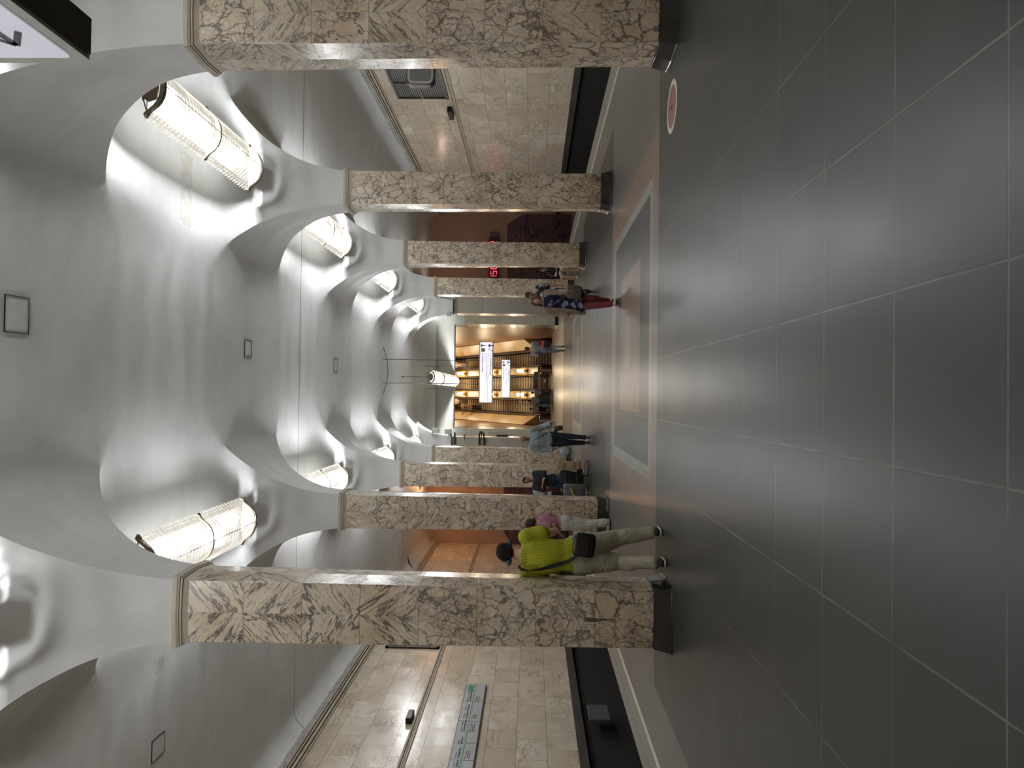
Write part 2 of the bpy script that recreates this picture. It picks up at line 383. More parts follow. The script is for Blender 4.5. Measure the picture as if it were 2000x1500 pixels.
def xpos(k, t, fold):
    xl, xr = XC - W, XC + W
    h = HT + fold
    if k == 'L': return XL + t
    if k == 'R': return XR - t
    if k == 'la': return xl - h - 3.0 * (1 - t)
    if k == 'ra': return xr + h + 3.0 * (1 - t)
    if k == 'lc': return xl + h * t
    if k == 'rc': return xr + h * t
    if k == 'nl': return XC - (W - h) * t
    return XC + (W - h) * t
def ztx(k, t):
    if k in 'LR': return 1 - .16 * max(0, 1 - t / .5) ** 2
    if k in ('lc', 'rc'): return 0
    return prof(t)
def build_ceiling(y_rows, sel, name, y_end=None):
    ax = [a for a in axis_x() if a[0] in sel]
    ay = []
    for r in y_rows[:-1]:
        ay += [(r, 'c', f) for f in FT[3:-1]] + [(r, 'f', t) for t in reversed(TT)] + [(r, 'n', t) for t in TT[1:]] + [(r + S, 'c', f) for f in FT[1:3]]
    r = y_rows[-1]; ay.append((r, 'c', 0))
    P = []; Dd = []
    for (r, k, t) in ay:
        if k == 'c': offy = HT * t; ty = 1.0
        else: ty = t
        row = []; dr = []
        for (kx, tx) in ax:
            # fold of the pier faces
            fy = .03 * (1 - abs(t)) if k == 'c' else 0
            fx = .03 * (1 - abs(tx)) if kx in ('lc', 'rc') else 0
            x = xpos(kx, tx, fy)
            if k == 'c': y = r + (HT + fx) * t
            elif k == 'f': y = r + S/2 - (S/2 - HT - fx) * t
            else: y = r + S/2 + (S/2 - HT - fx) * t
            zx = ztx(kx, tx); zy = prof(ty) if k != 'c' else 0
            z = ZCAP + ZH * min(1, smax(zx, zy) if (zx > 0 and zy > 0) else max(zx, zy))
            if kx in 'LR' and tx < .5: z = min(z, ZCAP + ZH * zx)
            row.append((x, y, z)); dr.append(abs(zx - zy))
        P.append(row); Dd.append(dr)
    b = MB(); k_ = len(P[0]); f = []
    for i in range(len(P) - 1):              # triangles run along the groins
        for j in range(k_ - 1):
            a, b_, c_, d_ = i*k_ + j, i*k_ + j + 1, (i+1)*k_ + j + 1, (i+1)*k_ + j
            if Dd[i][j] + Dd[i+1][j+1] <= Dd[i][j+1] + Dd[i+1][j]: f += [(a, b_, c_), (a, c_, d_)]
            else: f += [(a, b_, d_), (b_, c_, d_)]
    b.add([p for r_ in P for p in r_], f)
    return b.build(name, M_CEIL, ang=28)
ceil = struct(build_ceiling(YROW, {'L', 'la', 'lc', 'nl', 'nr', 'rc', 'ra', 'R'}, 'ceiling'))
# ceiling beyond the last row of columns: aisle ends and the hall before the escalators
def flat_ceiling(x0, x1, y0, y1, name, zc=ZCROWN, cove0=.5, cove1=.5, drop=.33):
    P = []
    xs = [0, .04, .1, .2, .35, .5, .75, 1.0]
    X = [(x0 + e * 1.0, e, 0) for e in xs] + [(x1 - e, e, 1) for e in reversed(xs)]
    for y in np.linspace(y0, y1, 12):
        P.append([(x, y, zc - drop * max(0, 1 - e / .75) ** 2) for x, e, _ in X])
    return struct(MB().grid(P).build(name, M_CEIL, smooth=True))
PXR, PXL = 3.93, -2.12          # inner faces of the end piers
HXR, HXL = 4.85, -2.95          # side walls of the hall behind them
flat_ceiling(XL, HXL - .3, YPIER, YAISLE, 'ceiling_left_end')
flat_ceiling(HXR + .3, XR, YPIER, YAISLE, 'ceiling_right_end')
flat_ceiling(HXL, HXR, YPIER + .9, YHALL + .1, 'ceiling_hall', drop=.9)
b = MB(); b.grid([[(x, y, ZCAP + ZH * 1.0) for x in np.linspace(PXL - .4, PXR + .4, 8)] for y in (YPIER - .01, YPIER + .95)])
struct(b.build('ceiling_pier_bay', M_CEIL))

# ------------------------------------------------------------------ floor, track pits
struct(MB().box(XC - EDGE, XC + EDGE, YBACK, YPIER + .0, -.25, 0).box(XC - EDGE, XC + EDGE, YPIER, YAISLE, -.25, 0).box(HXL - .5, HXR + .5, YAISLE, YFLOOR, -.25, 0).build('floor', M_FLOOR))
for sgn, nm, xw in ((-1, 'left', XL), (1, 'right', XR)):
    xe = XC + sgn * EDGE; a, c = sorted((xe, xw))
    struct(MB().box(a - .3, c + .3, YBACK, YAISLE + 9, -1.5, -1.35).build('floor_track_' + nm, M_PIT))
    struct(MB().box(*sorted((xe - sgn * .5, xe - sgn * .45)), YBACK, YAISLE, -1.4, -.25).build('wall_under_platform_' + nm, M_PIT))
    tr = empty('railway_track', ((xe + xw) / 2, 18, -1.35), 0, 'dark railway track in the %s pit below the platform' % nm, 'track')
    for k in (-1, 1):
        MB().box(k*.76 - .035, k*.76 + .035, -18 - 8, 32, .12, .28).build('rail', M_DARK, tr, bevel=.01)
    sl = MB()
    for i in range(-38, 48): sl.box(-1.25, 1.25, i*.65 - .12, i*.65 + .12, 0, .12)
    sl.build('sleepers', M_PIT, tr)

# ------------------------------------------------------------------ side walls
def side_wall(sgn, xw, nm):
    d = .3 * sgn
    struct(MB().box(*sorted((xw, xw + d)), YBACK, YAISLE + .3, .324, 7.6).build('wall_' + nm, M_WALLM))
    struct(MB().box(*sorted((xw - sgn*.015, xw + d)), YBACK, YAISLE + .3, .10, .324).build('trim_%s_band' % nm, M_PITB))
    struct(MB().box(*sorted((xw + sgn*.15, xw + d)), YBACK, YAISLE + .3, -1.4, .10).build('wall_%s_pit' % nm, M_PIT))
    # string course: three small rolls
    b = MB()
    for z0, z1, t in ((4.40, 4.45, .035), (4.465, 4.50, .02), (4.515, 4.57, .045)):
        b.box(*sorted((xw, xw - sgn * t)), YBACK, YAISLE, z0, z1)
    struct(b.build('trim_%s_string' % nm, M_CAP, bevel=.008))
    # cornice: mouldings below a band of carved leaves
    b = MB()
    for z0, z1, t in ((6.80, 6.84, .05), (6.86, 6.93, .09), (6.95, 6.99, .13), (7.0, 7.03, .17)):
        b.box(*sorted((xw, xw - sgn * t)), YBACK, YAISLE, z0, z1)
    struct(b.build('trim_%s_cornice' % nm, M_CAP, bevel=.01))
    P = []; rnd = random.Random(3)
    n = int((YAISLE - YBACK) / .045)
    for i in range(n + 1):
        y = YBACK + i * .045; ph = y / .21 * math.pi; row = []
        for j in range(7):
            u = j / 6; z = 7.03 + u * .2
            leaf = (abs(math.sin(ph)) ** .7) * math.sin(math.pi * min(1, u * 1.1)) * .09 + .03 * math.sin(ph * 2.6 + u * 9) + rnd.uniform(-.03, .03)
            row.append((xw - sgn * (.06 + .14 * u * u * 0 + .05 * (1 - u) + leaf), y, z))
        row.append((xw, y, 7.25)); P.append(row)
    struct(MB().grid(P, flip=sgn > 0).build('trim_%s_leaf_band' % nm, M_ORNA, smooth=True))
side_wall(-1, XL, 'left'); side_wall(1, XR, 'right')
struct(MB().box(XL - .3, XR + .3, YBACK - .3, YBACK, -1.4, 7.6).build('wall_rear', M_WALLM))

# ------------------------------------------------------------------ aisle end walls with the dark mosaic panels
def mat_mosaic():
    m = NT('purple_mosaic', .3); o = m.obj(); s = m.sep(o)
    br = m.n('ShaderNodeTexBrick', offset=.5, squash=1.6, squash_frequency=3)
    m.inp(br.inputs['Vector'], m.comb(s[0], s[2], 0.0)); br.inputs['Scale'].default_value = 1; br.inputs['Brick Width'].default_value = .6
    br.inputs['Row Height'].default_value = .23; br.inputs['Mortar Size'].default_value = .012
    br.inputs['Color1'].default_value = (.085, .035, .045, 1); br.inputs['Color2'].default_value = (.18, .085, .10, 1); br.inputs['Mortar'].default_value = (.03, .012, .018, 1)
    nz = m.noise(m.vmath('MULTIPLY', o, (1.2, 1, 2)), 1.2, 6, .75, 1)
    blk = m.noise(m.vmath('SNAP', o, (.25, .25, .12)), 1.6, 4, .8)
    c = m.mix(m.rng(blk, .52, .58, 0, .92), br.outputs[0], (.008, .005, .008)); c = m.mix(m.rng(nz, .3, .7, 0, .5), c, (.10, .03, .05))
    m.col(c); return m.mat
M_MOS = mat_mosaic()
for nm, x0, x1, sgn in (('left', XL - .3, HXL, -1), ('right', HXR, XR + .3, 1)):
    struct(MB().box(x0, x1, YAISLE, YAISLE + .3, 2.9, 7.6).box(x0, x1, YAISLE, YAISLE + .3, -1.4, 2.9).build('wall_%s_end' % nm, M_PINK))
    pan = [(x0 + .4, -.6), (x1 - .3, -.6), (x1 - .3, 2.2), (x1 - .9, 3.1), (x0 + 1.1, 3.1), (x0 + .4, 2.2)] if sgn > 0 else [(x0 + .35, -.6), (x1 - .3, -.6), (x1 - .3, 2.4), (x1 - .9, 3.1), (x0 + 1.0, 3.1), (x0 + .35, 2.6)]
    MBp = MB(); MBp.rings([[(x, YAISLE - .07, z) for x, z in pan], [(x, YAISLE - .005, z) for x, z in pan]], True)
    mo = MBp.build('mosaic_panel', M_MOS, recalc=True)
    tag(mo, 'dark purple mosaic panel on the end wall of the %s platform' % nm, 'mosaic')

# ------------------------------------------------------------------ end piers and hall
def pier(sgn, x0, x1, y0, y1, ztop, mat, nm):
    """clad pier with black plinth and white plaster above"""
    struct(MB().box(x0, x1, y0, y1, .2, ztop).build('wall_%s_pier' % nm, mat))
    struct(MB().box(x0 - .03, x1 + .03, y0 - .03, y1 + .03, 0, .2).build('baseboard_%s' % nm, M_BLACK, bevel=.01))
    struct(MB().box(x0 - .03, x1 + .03, y0 - .04, y1 + .04, ztop, ztop + .09).build('trim_%s_cap' % nm, M_CAP, bevel=.02))
    struct(MB().box(x0, x1, y0, y1, ztop + .09, 7.62).build('wall_%s_upper' % nm, M_WHITE))
pier(1, PXR, HXR + .3, YPIER - .1, YPIER + .9, 5.34, M_PIERG, 'right_near'); pier(-1, HXL - .3, PXL, YPIER - .1, YPIER + .9, 5.34, M_PIERG, 'left_near')
pier(1, 4.30, HXR + .6, YHALL, YHALL + 2.2, 5.72, M_PIERM, 'right_far'); pier(-1, HXL - .6, -2.15, YHALL, YHALL + 2.2, 5.72, M_PIERM, 'left_far')
for nm, x0, x1 in (('left', HXL - .3, HXL), ('right', HXR, HXR + .3)):
    struct(MB().box(x0, x1, YPIER + .9, YHALL, 0, 7.6).build('wall_%s_hall' % nm, M_PIERM))
struct(MB().box(HXL - .3, HXR + .3, YHALL + .35, YHALL + .8, 6.5, 7.62).build('wall_lintel', M_WHITE))
struct(MB().box(-2.15, 4.30, YHALL + .2, YHALL + .9, 6.42, 6.5).build('trim_lintel', M_WHITE, bevel=.02))
# ------------------------------------------------------------------ columns
def make_column(name, mat):
    c = empty(name, (0, 0, 0))
    def ring(h, z, f=.026):
        return [(h,-h,z),(h+f,0,z),(h,h,z),(0,h+f,z),(-h,h,z),(-h-f,0,z),(-h,-h,z),(0,-h-f,z)]
    hb, ht = .3081, .3415
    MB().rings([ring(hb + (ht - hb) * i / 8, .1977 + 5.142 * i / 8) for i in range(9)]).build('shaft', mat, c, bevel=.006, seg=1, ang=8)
    b = MB().rings([ring(.365, 0), ring(.352, .02), ring(.318, .1977)]); b.build('plinth', M_BLACK, c, bevel=.008)
    b = MB()
    b.rings([ring(.338, 5.30), ring(.352, 5.34), ring(.362, 5.365)]); b.rings([ring(.352, 5.365), ring(.352, 5.372)])
    b.rings([ring(.372, 5.372), ring(.374, 5.384), ring(.372, 5.392)]); b.rings([ring(.36, 5.392), ring(.36, 5.398)])
    b.rings([ring(.38, 5.398), ring(.384, 5.41), ring(.392, 5.425), ring(.392, 5.47)])
    b.build('capital', M_CAP, c)
    return c
proto = make_column('marble_column', M_COL); proto_b = make_column('marble_column', M_COLB)
ordn = {0: 'nearest', 1: 'second', 2: 'third', 3: 'fourth'}
used_p = used_b = False
for sgn, nm in ((-1, 'left'), (1, 'right')):
    for k in range(0, 4):
        bold = (sgn == -1 and k == 0)
        if bold: c = proto_b
        elif not used_p: c = proto; used_p = True
        else: c = copy_tree(proto)
        c.location = (XC + sgn * W, D1 + S * k, 0)
        look = {(-1, 0): 'cream marble column with bold black diagonal veins, nearest in the left row', (1, 0): 'cream marble column with fine purple crackle, nearest in the right row beside the red floor sticker'}.get((sgn, k))
        extra = {(-1,1): 'between the girl in pink and the seated traveller', (-1,2): 'behind the seated traveller', (-1,3): 'last before the loudspeakers',
                 (1,1): 'at the corner of the inlaid floor carpet', (1,2): 'in front of the red digital clock', (1,3): 'behind the woman in the flowered dress'}.get((sgn, k))
        tag(c, look or 'veined cream marble column, %s in the %s row, %s' % (ordn[k], nm, extra), 'column', 'marble columns along the %s side' % nm)
for sgn, nm in ((-1, 'left'), (1, 'right')):      # the rows go on behind the camera
    for k in (-2, -1):
        c = copy_tree(proto); c.location = (XC + sgn * W, D1 + S * k, 0)
        tag(c, 'veined cream marble column of the %s row, standing behind the viewpoint' % nm, 'column', 'marble columns behind the viewpoint on the %s' % nm)
# two dark run stains on the nearest left column
# ------------------------------------------------------------------ hanging trough lamps
M_SLAT = NT('glowing_glass_slats', .35); _o = M_SLAT.obj(); _s = M_SLAT.sep(_o)
_g = M_SLAT.math('ABSOLUTE', M_SLAT.math('SUBTRACT', M_SLAT.math('FRACT', M_SLAT.math('DIVIDE', _s[1], .1085)), .5))
_k = M_SLAT.noise(_o, 3, 4)
_col = M_SLAT.mix(M_SLAT.rng(_k, .35, .7), (1, .95, .86), (1, .90, .74))
M_SLAT.col((.10, .095, .08)); M_SLAT.inp(M_SLAT.b.inputs['Emission Color'], _col); M_SLAT.inp(M_SLAT.b.inputs['Emission Strength'], M_SLAT.math('MULTIPLY', M_SLAT.rng(_k, .3, .7, 1.12, .82), LAMP_DOWN))
_tr = M_SLAT.n('ShaderNodeBsdfTransparent'); _mx = M_SLAT.n('ShaderNodeMixShader'); _mx.inputs[0].default_value = .10
_out = [x for x in M_SLAT.t.nodes if x.type == 'OUTPUT_MATERIAL'][0]
M_SLAT.t.links.new(M_SLAT.b.outputs[0], _mx.inputs[1]); M_SLAT.t.links.new(_tr.outputs[0], _mx.inputs[2]); M_SLAT.t.links.new(_mx.outputs[0], _out.inputs['Surface'])
M_SLAT = M_SLAT.mat
M_RIB = plain('greyed_brass_rib', (.20, .17, .12), .35, .8)
M_SLATE = plain('slat_edge_glass', (.03, .028, .02), .5)
M_TUBE = emis('lit_tube', (1, .95, .86), 3)
M_LID = plain('black_block_lid', (.03, .03, .028), .6)
M_PLATE = plain('brown_end_plate', (.12, .085, .055), .6)
LL = 3.58
def lamp_half():
    return [(0, 0), (.07, .004), (.15, .022), (.22, .055), (.275, .10), (.315, .15), (.345, .19), (.375, .22), (.41, .235)]
def make_lamp(LL=3.58, n=33, ws=1.0, mids=(0.0,), hz=.80, hy=None):
    r = empty('trough_lamp')
    pts = [(x * ws, z * ws) for x, z in lamp_half()]; pro = [(-x, z) for x, z in reversed(pts[1:])] + pts
    pit = LL / n; b = MB(); e = MB(); lip = .415 * ws
    for i in range(n):
        y0 = -LL/2 + i * pit; y1 = y0 + pit * (.86 if n > 20 else .95)
        # each slat: a bowed strip, slightly convex along its width, with a dropped glass tip at both lips
        rows = []
        for q in (0, .25, .5, .75, 1):
            y = y0 + (y1 - y0) * q; dz = -.010 * (1 - (2*q-1)**2)
            rows.append([(x, y, z + dz) for x, z in pro])
        b.grid(rows)
        for sx in (-1, 1):
            cx = sx * lip
            if n > 20: b.rings([[(cx + sx*(-.015 + .045*t)*1.0, y0 + pit*.44 + math.cos(a)*pit*.36*math.sin(math.pi*max(.12, t)), .225 + .075*t + math.sin(a)*.012) for a in [j*math.pi/3 for j in range(6)]] for t in (0.02, .3, .6, .85, .98)])
        e.grid([[(x, y1, z) for x, z in pro], [(x, y0 + pit, z + .012) for x, z in pro]])
    b.build('slats', M_SLAT, r, smooth=True); e.build('slat_edges', M_SLATE, r)
    for y in (-LL/2 - .03,) + mids + (LL/2 + .03,):
        rb = MB(); wd = .03 if abs(y) > LL/2 else (.018 if n > 20 else .28)
        rb.grid([[(x, y - wd, z - .014) for x, z in pro], [(x, y + wd, z - .014) for x, z in pro]])
        rb.grid([[(x, y - wd, z - .014) for x, z in pro], [(x, y - wd, z + .05) for x, z in pro]])
        for sx in (-1, 1): rb.lathe([(.0, -.035), (.03, -.02), (.035, 0), (.03, .02), (0, .035)], (sx * lip, y, .25 * ws), 10)
        rb.build('rib', M_RIB, r)
    kb = MB().tube((0, -LL/2, -.014), (0, LL/2, -.014), .007, n=6)
    for sx in (-1, 1): kb.tube((sx*.385*ws, -LL/2, .232*ws), (sx*.385*ws, LL/2, .232*ws), .009, n=6)
    each(kb, 'long_rod', M_RIB, r)
    t = MB()
    for x in (-.13, .13): t.tube((x, -LL/2 + .12, .16), (x, -LL/2 + .55, .16), .03, n=10)
    each(t, 'light_tube', M_TUBE, r, smooth=True)
    MB().box(-.29*ws, .29*ws, -LL/2 + .02, LL/2 - .02, .264*ws, .264*ws + .014).build('light_block_lid', M_LID, r)  # added black lid that holds back the bulbs' upward light
    cp = MB()
    for y in (-LL/2 + .005, LL/2 - .005): cp.add([(x, y, z + .012) for x, z in pro], [tuple(range(len(pro)))])
    each(cp, 'added_end_cap', M_SLAT, r)  # added caps over the open trough ends, dimming bulb light that leaks out
    pl = MB(); hx = [(x*ws, z*ws) for x, z in [(-.17, .12), (.0, .09), (.17, .12), (.21, .24), (.13, .34), (-.13, .34), (-.21, .24)]]
    for y in (-LL/2 - .02, LL/2 + .0): pl.rings([[(x, y, z) for x, z in hx], [(x, y + .02, z) for x, z in hx]])
    each(pl, 'end_plate', M_PLATE, r)
    for y in (hy or (-LL/2 + .05, LL/2 - .05)):
        h = MB().box(-.16, .16, y - .012, y + .012, .33, .355)
        h.path([(-.42*ws, y, .26*ws), (-.16, y, .34), (.16, y, .34), (.42*ws, y, .26*ws)], .009, 6)
        h.tube((0, y, .34), (0, y, hz), .012, n=8)
        h.lathe([(.05, 0), (.045, .03), (.0, .03)], (0, y, hz), 12)
        h.build('hanger', M_DARK, r)
    return r
lamp_data = bpy.data.lights.new('lamp_glow', 'AREA'); lamp_data.shape = 'RECTANGLE'; lamp_data.size = .46; lamp_data.size_y = LL - .2
lamp_data.energy = LAMP_W; lamp_data.color = (.95, .98, 1)
bulb_data = bpy.data.lights.new('lamp_bulb', 'POINT'); bulb_data.energy = BULB_W; bulb_data.color = (.95, .98, 1); bulb_data.shadow_soft_size = .055
lamp = make_lamp()
nlamp = 0
def place_lamp(x, y, z, label, group):
    global nlamp
    c = lamp if nlamp == 0 else copy_tree(lamp); nlamp += 1
    c.location = (x, y, z); tag(c, label, 'lamp', group)
    l = bpy.data.objects.new('lamp_glow', lamp_data); link(l, c); l.location = (0, 0, .29); l.rotation_euler = (math.pi, 0, 0)
    for i, yb in enumerate(np.linspace(-1.5, 1.5, 7)):
        l = bpy.data.objects.new('lamp_bulb', bulb_data); link(l, c); l.location = ((-.14, .07, -.03, .13, -.09)[i % 5], yb, (.15, .18, .22, .165, .20, .15, .175, .21, .19, .16)[i])
    return c
for sgn, nm in ((-1, 'left'), (1, 'right')):
    for k in range(0, 4):
        place_lamp(XC + sgn * W, D1 + S * (k + .5), 6.70, 'long lit trough lamp over the %s arcade, %s' % (nm, {0: 'nearest and largest in view', 1: 'second one along', 2: 'third one along', 3: 'fourth, just before the end pier'}[k]), 'trough lamps over the arcades')
    for k in (-1, -2):
        place_lamp(XC + sgn * W, D1 + S * (k + .5), 6.70, 'lit trough lamp of glass slats over the %s arcade beside the viewpoint' % nm, 'trough lamps near the viewpoint on the %s' % nm)
pend = make_lamp(11.0, 7, .80, (-1.9,), 1.5, (-5.4, 5.3)); pend.location = (.74, 38.6, 6.0)
tag(pend, 'long lit trough lamp with few wide panes, alone in the hall before the escalators', 'lamp')
bulb2 = bulb_data.copy(); bulb2.energy = 380; glow2 = lamp_data.copy(); glow2.energy = 240; glow2.size_y = 10
for yb in np.linspace(-5, 5, 6):
    l = bpy.data.objects.new('lamp_bulb', bulb2); link(l, pend); l.location = (0, yb, .15)
l = bpy.data.objects.new('lamp_glow', glow2); link(l, pend); l.location = (0, 0, .22); l.rotation_euler = (math.pi, 0, 0)
# ------------------------------------------------------------------ end hall: escalators
SL = math.tan(math.radians(30)); YE = 60.0; YTOP = 90.0
def inc(y): return max(0.0, (y - YE) * SL)
WXL, WXR = -2.55, 4.62
M_STEP = NT('escalator_step_metal', .45, .5, .3); _o = M_STEP.obj(); _s = M_STEP.sep(_o)
_w = M_STEP.math('PINGPONG', _s[0], .012)
M_STEP.col(M_STEP.mix(M_STEP.rng(_w, 0, .012), (.26, .20, .14), (.60, .48, .35))); M_STEP = M_STEP.mat
M_TREAD = plain('escalator_tread', (.09, .065, .045), .6, .2)
M_RUBBER = plain('black_rubber', (.015, .014, .013), .45)
M_WOOD = NT('veneered_wall_panels', .35); _o = M_WOOD.obj(); _n = M_WOOD.noise(M_WOOD.vmath('MULTIPLY', _o, (1, .35, 3.0)), 1.6, 5, .6, .5)
M_WOOD.col(M_WOOD.ramp(_n, [(.3, (.24, .12, .05)), (.55, (.36, .19, .085)), (.75, (.45, .26, .12))])); M_WOOD = M_WOOD.mat
for sgn, nm, x0, x1 in ((-1, 'left', WXL - .3, WXL), (1, 'right', WXR, WXR + .3)):
    struct(MB().add([(x0, YHALL + 2.2, -.3), (x1, YHALL + 2.2, -.3), (x1, YTOP, -.3), (x0, YTOP, -.3), (x0, YHALL + 2.2, 9.2), (x1, YHALL + 2.2, 9.2), (x1, YTOP, 9.2 + inc(YTOP)), (x0, YTOP, 9.2 + inc(YTOP))],
        [(0,3,2,1),(4,5,6,7),(0,1,5,4),(1,2,6,5),(2,3,7,6),(3,0,4,7)]).build('wall_escalator_%s' % nm, M_WOOD))
struct(MB().grid([[(x, y, 8.9 + inc(y - 3) * 1.0) for x in np.linspace(WXL - .3, WXR + .3, 6)] for y in np.linspace(YHALL + .8, YTOP, 14)]).build('ceiling_escalator', M_WHITE))
struct(MB().box(WXL - .3, WXR + .3, YTOP, YTOP + .3, 10, 30).build('wall_escalator_top', M_OCHRED))
struct(MB().box(HXL - .3, HXR + .3, YHALL + .8, YHALL + 1.0, 6.42, 9.4).build('wall_over_lintel', M_WHITE))
struct(MB().rings([[(x, y, inc(y) + dz) for x, dz in ((WXL, -1.1), (WXR, -1.1), (WXR, -.75), (WXL, -.75))] for y in (YE - 1.1, YE + .01, YTOP)]).build('floor_escalator_shaft', M_PIT))
LANE = [3.0, .98, -1.06]
def prism_along(b, sec, y0, y1, mi=0):
    """section [(x, dz)] swept along floor then incline"""
    ys = [y0, YE + .3, y1] if y0 < YE + .3 else [y0, y1]
    b.rings([[(x, y, inc(y) + dz) for x, dz in sec] for y in ys], True, mi)
for i, cx in enumerate(LANE):
    e = empty('escalator', (cx, YE, 0), 0, 'long brown-stepped escalator, %s of the three' % ['right one, where the plaid shirted man heads', 'middle one behind the closed barrier gate', 'left one carrying the line of people'][i], 'escalator', 'escalators')
    b = MB(); t = MB(); hw = .52
    n = 76
    for k in range(n):
        y0 = .9 + k * .4 - .9; z0 = k * .231
        if YE + y0 > YTOP - .5: break
        b.add([(-hw, y0 + .02, z0 - .231), (hw, y0 + .02, z0 - .231), (hw, y0 - .03, z0 - .12), (-hw, y0 - .03, z0 - .12), (-hw, y0, z0), (hw, y0, z0)], [(0, 1, 2, 3), (3, 2, 5, 4)])
        t.add([(-hw, y0, z0), (hw, y0, z0), (hw, y0 + .4, z0), (-hw, y0 + .4, z0)], [(0, 1, 2, 3)])
    o = b.build('step_risers', M_STEP, e, smooth=False); t.build('step_treads', M_TREAD, e)
    MB().box(-hw - .1, hw + .1, -1.0, 0, .0, .02).build('comb_plate', M_STEEL, e, bevel=.005)
    for s_ in (-1, 1):
        h = MB(); x = s_ * .60
        pts = [(x, -.55, .45), (x, -.72, .62), (x, -.72, .80), (x, -.55, .93), (x, .1, .95)] + [(x, y - YE, inc(y) + .95) for y in (62, 70, 80, YTOP - .5)]
        h.path(pts, .04, 8); h.build('handrail', M_RUBBER, e, smooth=True)
        sk = MB(); sk.rings([[(x + q[0]*s_, y - YE, inc(y) + q[1]) for q in ((-.06, -.1), (-.06, .22), (-.05, .24), (-.05, -.1))] for y in (YE + .3, YTOP - .5)]); sk.build('skirt_panel', M_DARK, e)
def balustrade(x0, x1, top, label):
    o = empty('balustrade', ((x0 + x1) / 2, YE, 0), 0, label, 'balustrade'); c = (x0 + x1) / 2; h = (x1 - x0) / 2
    b = MB(); b.rings([[(x, y - YE, inc(y) + z) for x, z in ((-h, -.2), (h, -.2), (h, .86), (h - .05, .9), (-h + .05, .9), (-h, .86))] for y in (YE + .35, YTOP - .4)]); b.build('deck', M_OCHRE, o)
    # steel drum at the foot
    d = MB(); n = 14; r = h - .03
    def ring(z, rr): return [(math.cos(math.pi + math.pi*j/n) * rr, -.35 + math.sin(math.pi + math.pi*j/n) * rr * 1.1, z) for j in range(n+1)] + [(rr, .4, z), (-rr, .4, z)]
    d.rings([ring(z, rr) for z, rr in ((0.02, r*.9), (.2, r*.9), (.22, r), (.86, r), (.9, r - .03))]); d.build('drum', M_STEEL, o, ang=30)
    d = MB(); d.rings([ring(z, r*1.02) for z in (.30, .33)]); d.rings([ring(z, r*1.02) for z in (.60, .63)]); d.build('drum_band', M_DARK, o)
    return o
balustrade(1.66, 2.32, .9, 'ochre escalator balustrade with globe lamps, right of the middle escalator')
balustrade(-.38, .30, .9, 'ochre escalator balustrade with globe lamps, behind the glazed booth')
def side_slope(sgn):
    xi = LANE[0] + .66 if sgn > 0 else LANE[2] - .66; xo = (WXR if sgn > 0 else WXL) - sgn*.04; nm = 'right' if sgn > 0 else 'left'
    o = empty('escalator_side_panel', (xi, YE, 0), 0, 'sloping ochre panel between the %s escalator and the wooden wall' % nm, 'panel')
    d = xo - xi
    b = MB(); b.rings([[(x, y - YE, inc(y) + z) for x, z in ((0, -.2), (d, -.2), (d, 2.0), (sgn*.06, .9), (0, .88))] for y in (YE + .5, YTOP - .4)]); b.build('panel', M_OCHRE, o, recalc=True)
    m = MB(); m.path([(sgn*.08, .5, .95)] + [(sgn*.08, y - YE, inc(y) + .93) for y in (62, YTOP - .5)], .05, 6); m.build('dark_seam', M_RUBBER, o)
    dr = MB(); n = 10; r = .42
    dr.lathe([(r, 0.02), (r, .9), (r - .04, .95)], (sgn * .45, -.15, 0), 20); dr.build('drum', M_STEEL, o, ang=30)
side_slope(1); side_slope(-1)
M_BULB = emis('bright_glass_lamp', (1, .88, .60), 5); M_AMB = plain('amber_glass', (.55, .33, .03), .2); 
pl_d = bpy.data.lights.new('balustrade_glow', 'POINT'); pl_d.energy = 36; pl_d.color = (1, .76, .46); pl_d.shadow_soft_size = .15
first = None; cnt = 0
for x, nm in ((1.99, 'right'), (-.04, 'left')):
    for k, y in enumerate((61.9, 66.8, 72.6, 78.4, 84.2)):
        if first is None:
            first = empty('torch_lamp')
            MB().lathe([(.10, 0), (.13, .04), (.05, .08), (.07, .16), (.15, .22), (.15, .26)], (0, 0, 0), 16).build('lamp_foot', M_AMB, first, smooth=True)
            MB().lathe([(.12, .26), (.13, .30), (.13, .80), (.10, .86), (.02, .88)], (0, 0, 0), 16).build('lamp_shade', M_BULB, first, smooth=True)
            o = first
        else: o = copy_tree(first)
        o.location = (x, y, inc(y) + .9)
        tag(o, 'glowing white torch lamp, %s up the %s balustrade of the escalators' % (['lowest', 'second', 'third', 'fourth', 'topmost'][k], nm), 'lamp', 'torch lamps on the %s balustrade' % nm)
        l = bpy.data.objects.new('balustrade_glow', pl_d); link(l); l.parent = o; l.location = (0, 0, 1.25)
# ------------------------------------------------------------------ booth, gate
M_GLASS = NT('booth_glass', .03); M_GLASS.b.inputs['Transmission Weight'].default_value = 1; M_GLASS.b.inputs['IOR'].default_value = 1.02; M_GLASS.col((.95, .95, .93)); M_GLASS = M_GLASS.mat
bo = empty('attendant_booth', (-.30, 58.2, 0), 0, 'small steel framed glass booth at the foot of the escalators', 'booth')
f = MB()
for x in (-.56, .56):
    for y in (-.4, .4): f.box(x - .04, x + .04, y - .04, y + .04, 0, 2.55)
for z in (0.02, 1.02, 2.47):
    for y in (-.4, .4): f.box(-.6, .6, y - .04, y + .04, z, z + .08)
    for x in (-.56, .56): f.box(x - .04, x + .04, -.4, .4, z, z + .08)
f.build('frame', M_STEEL, bo)
MB().box(-.52, .52, -.41, -.38, .12, 1.0).build('lower_panel', plain('grey_brown_panel', (.22, .18, .14), .4), bo)
MB().box(-.52, .52, -.40, -.395, 1.12, 2.45).build('window_pane', M_GLASS, bo)
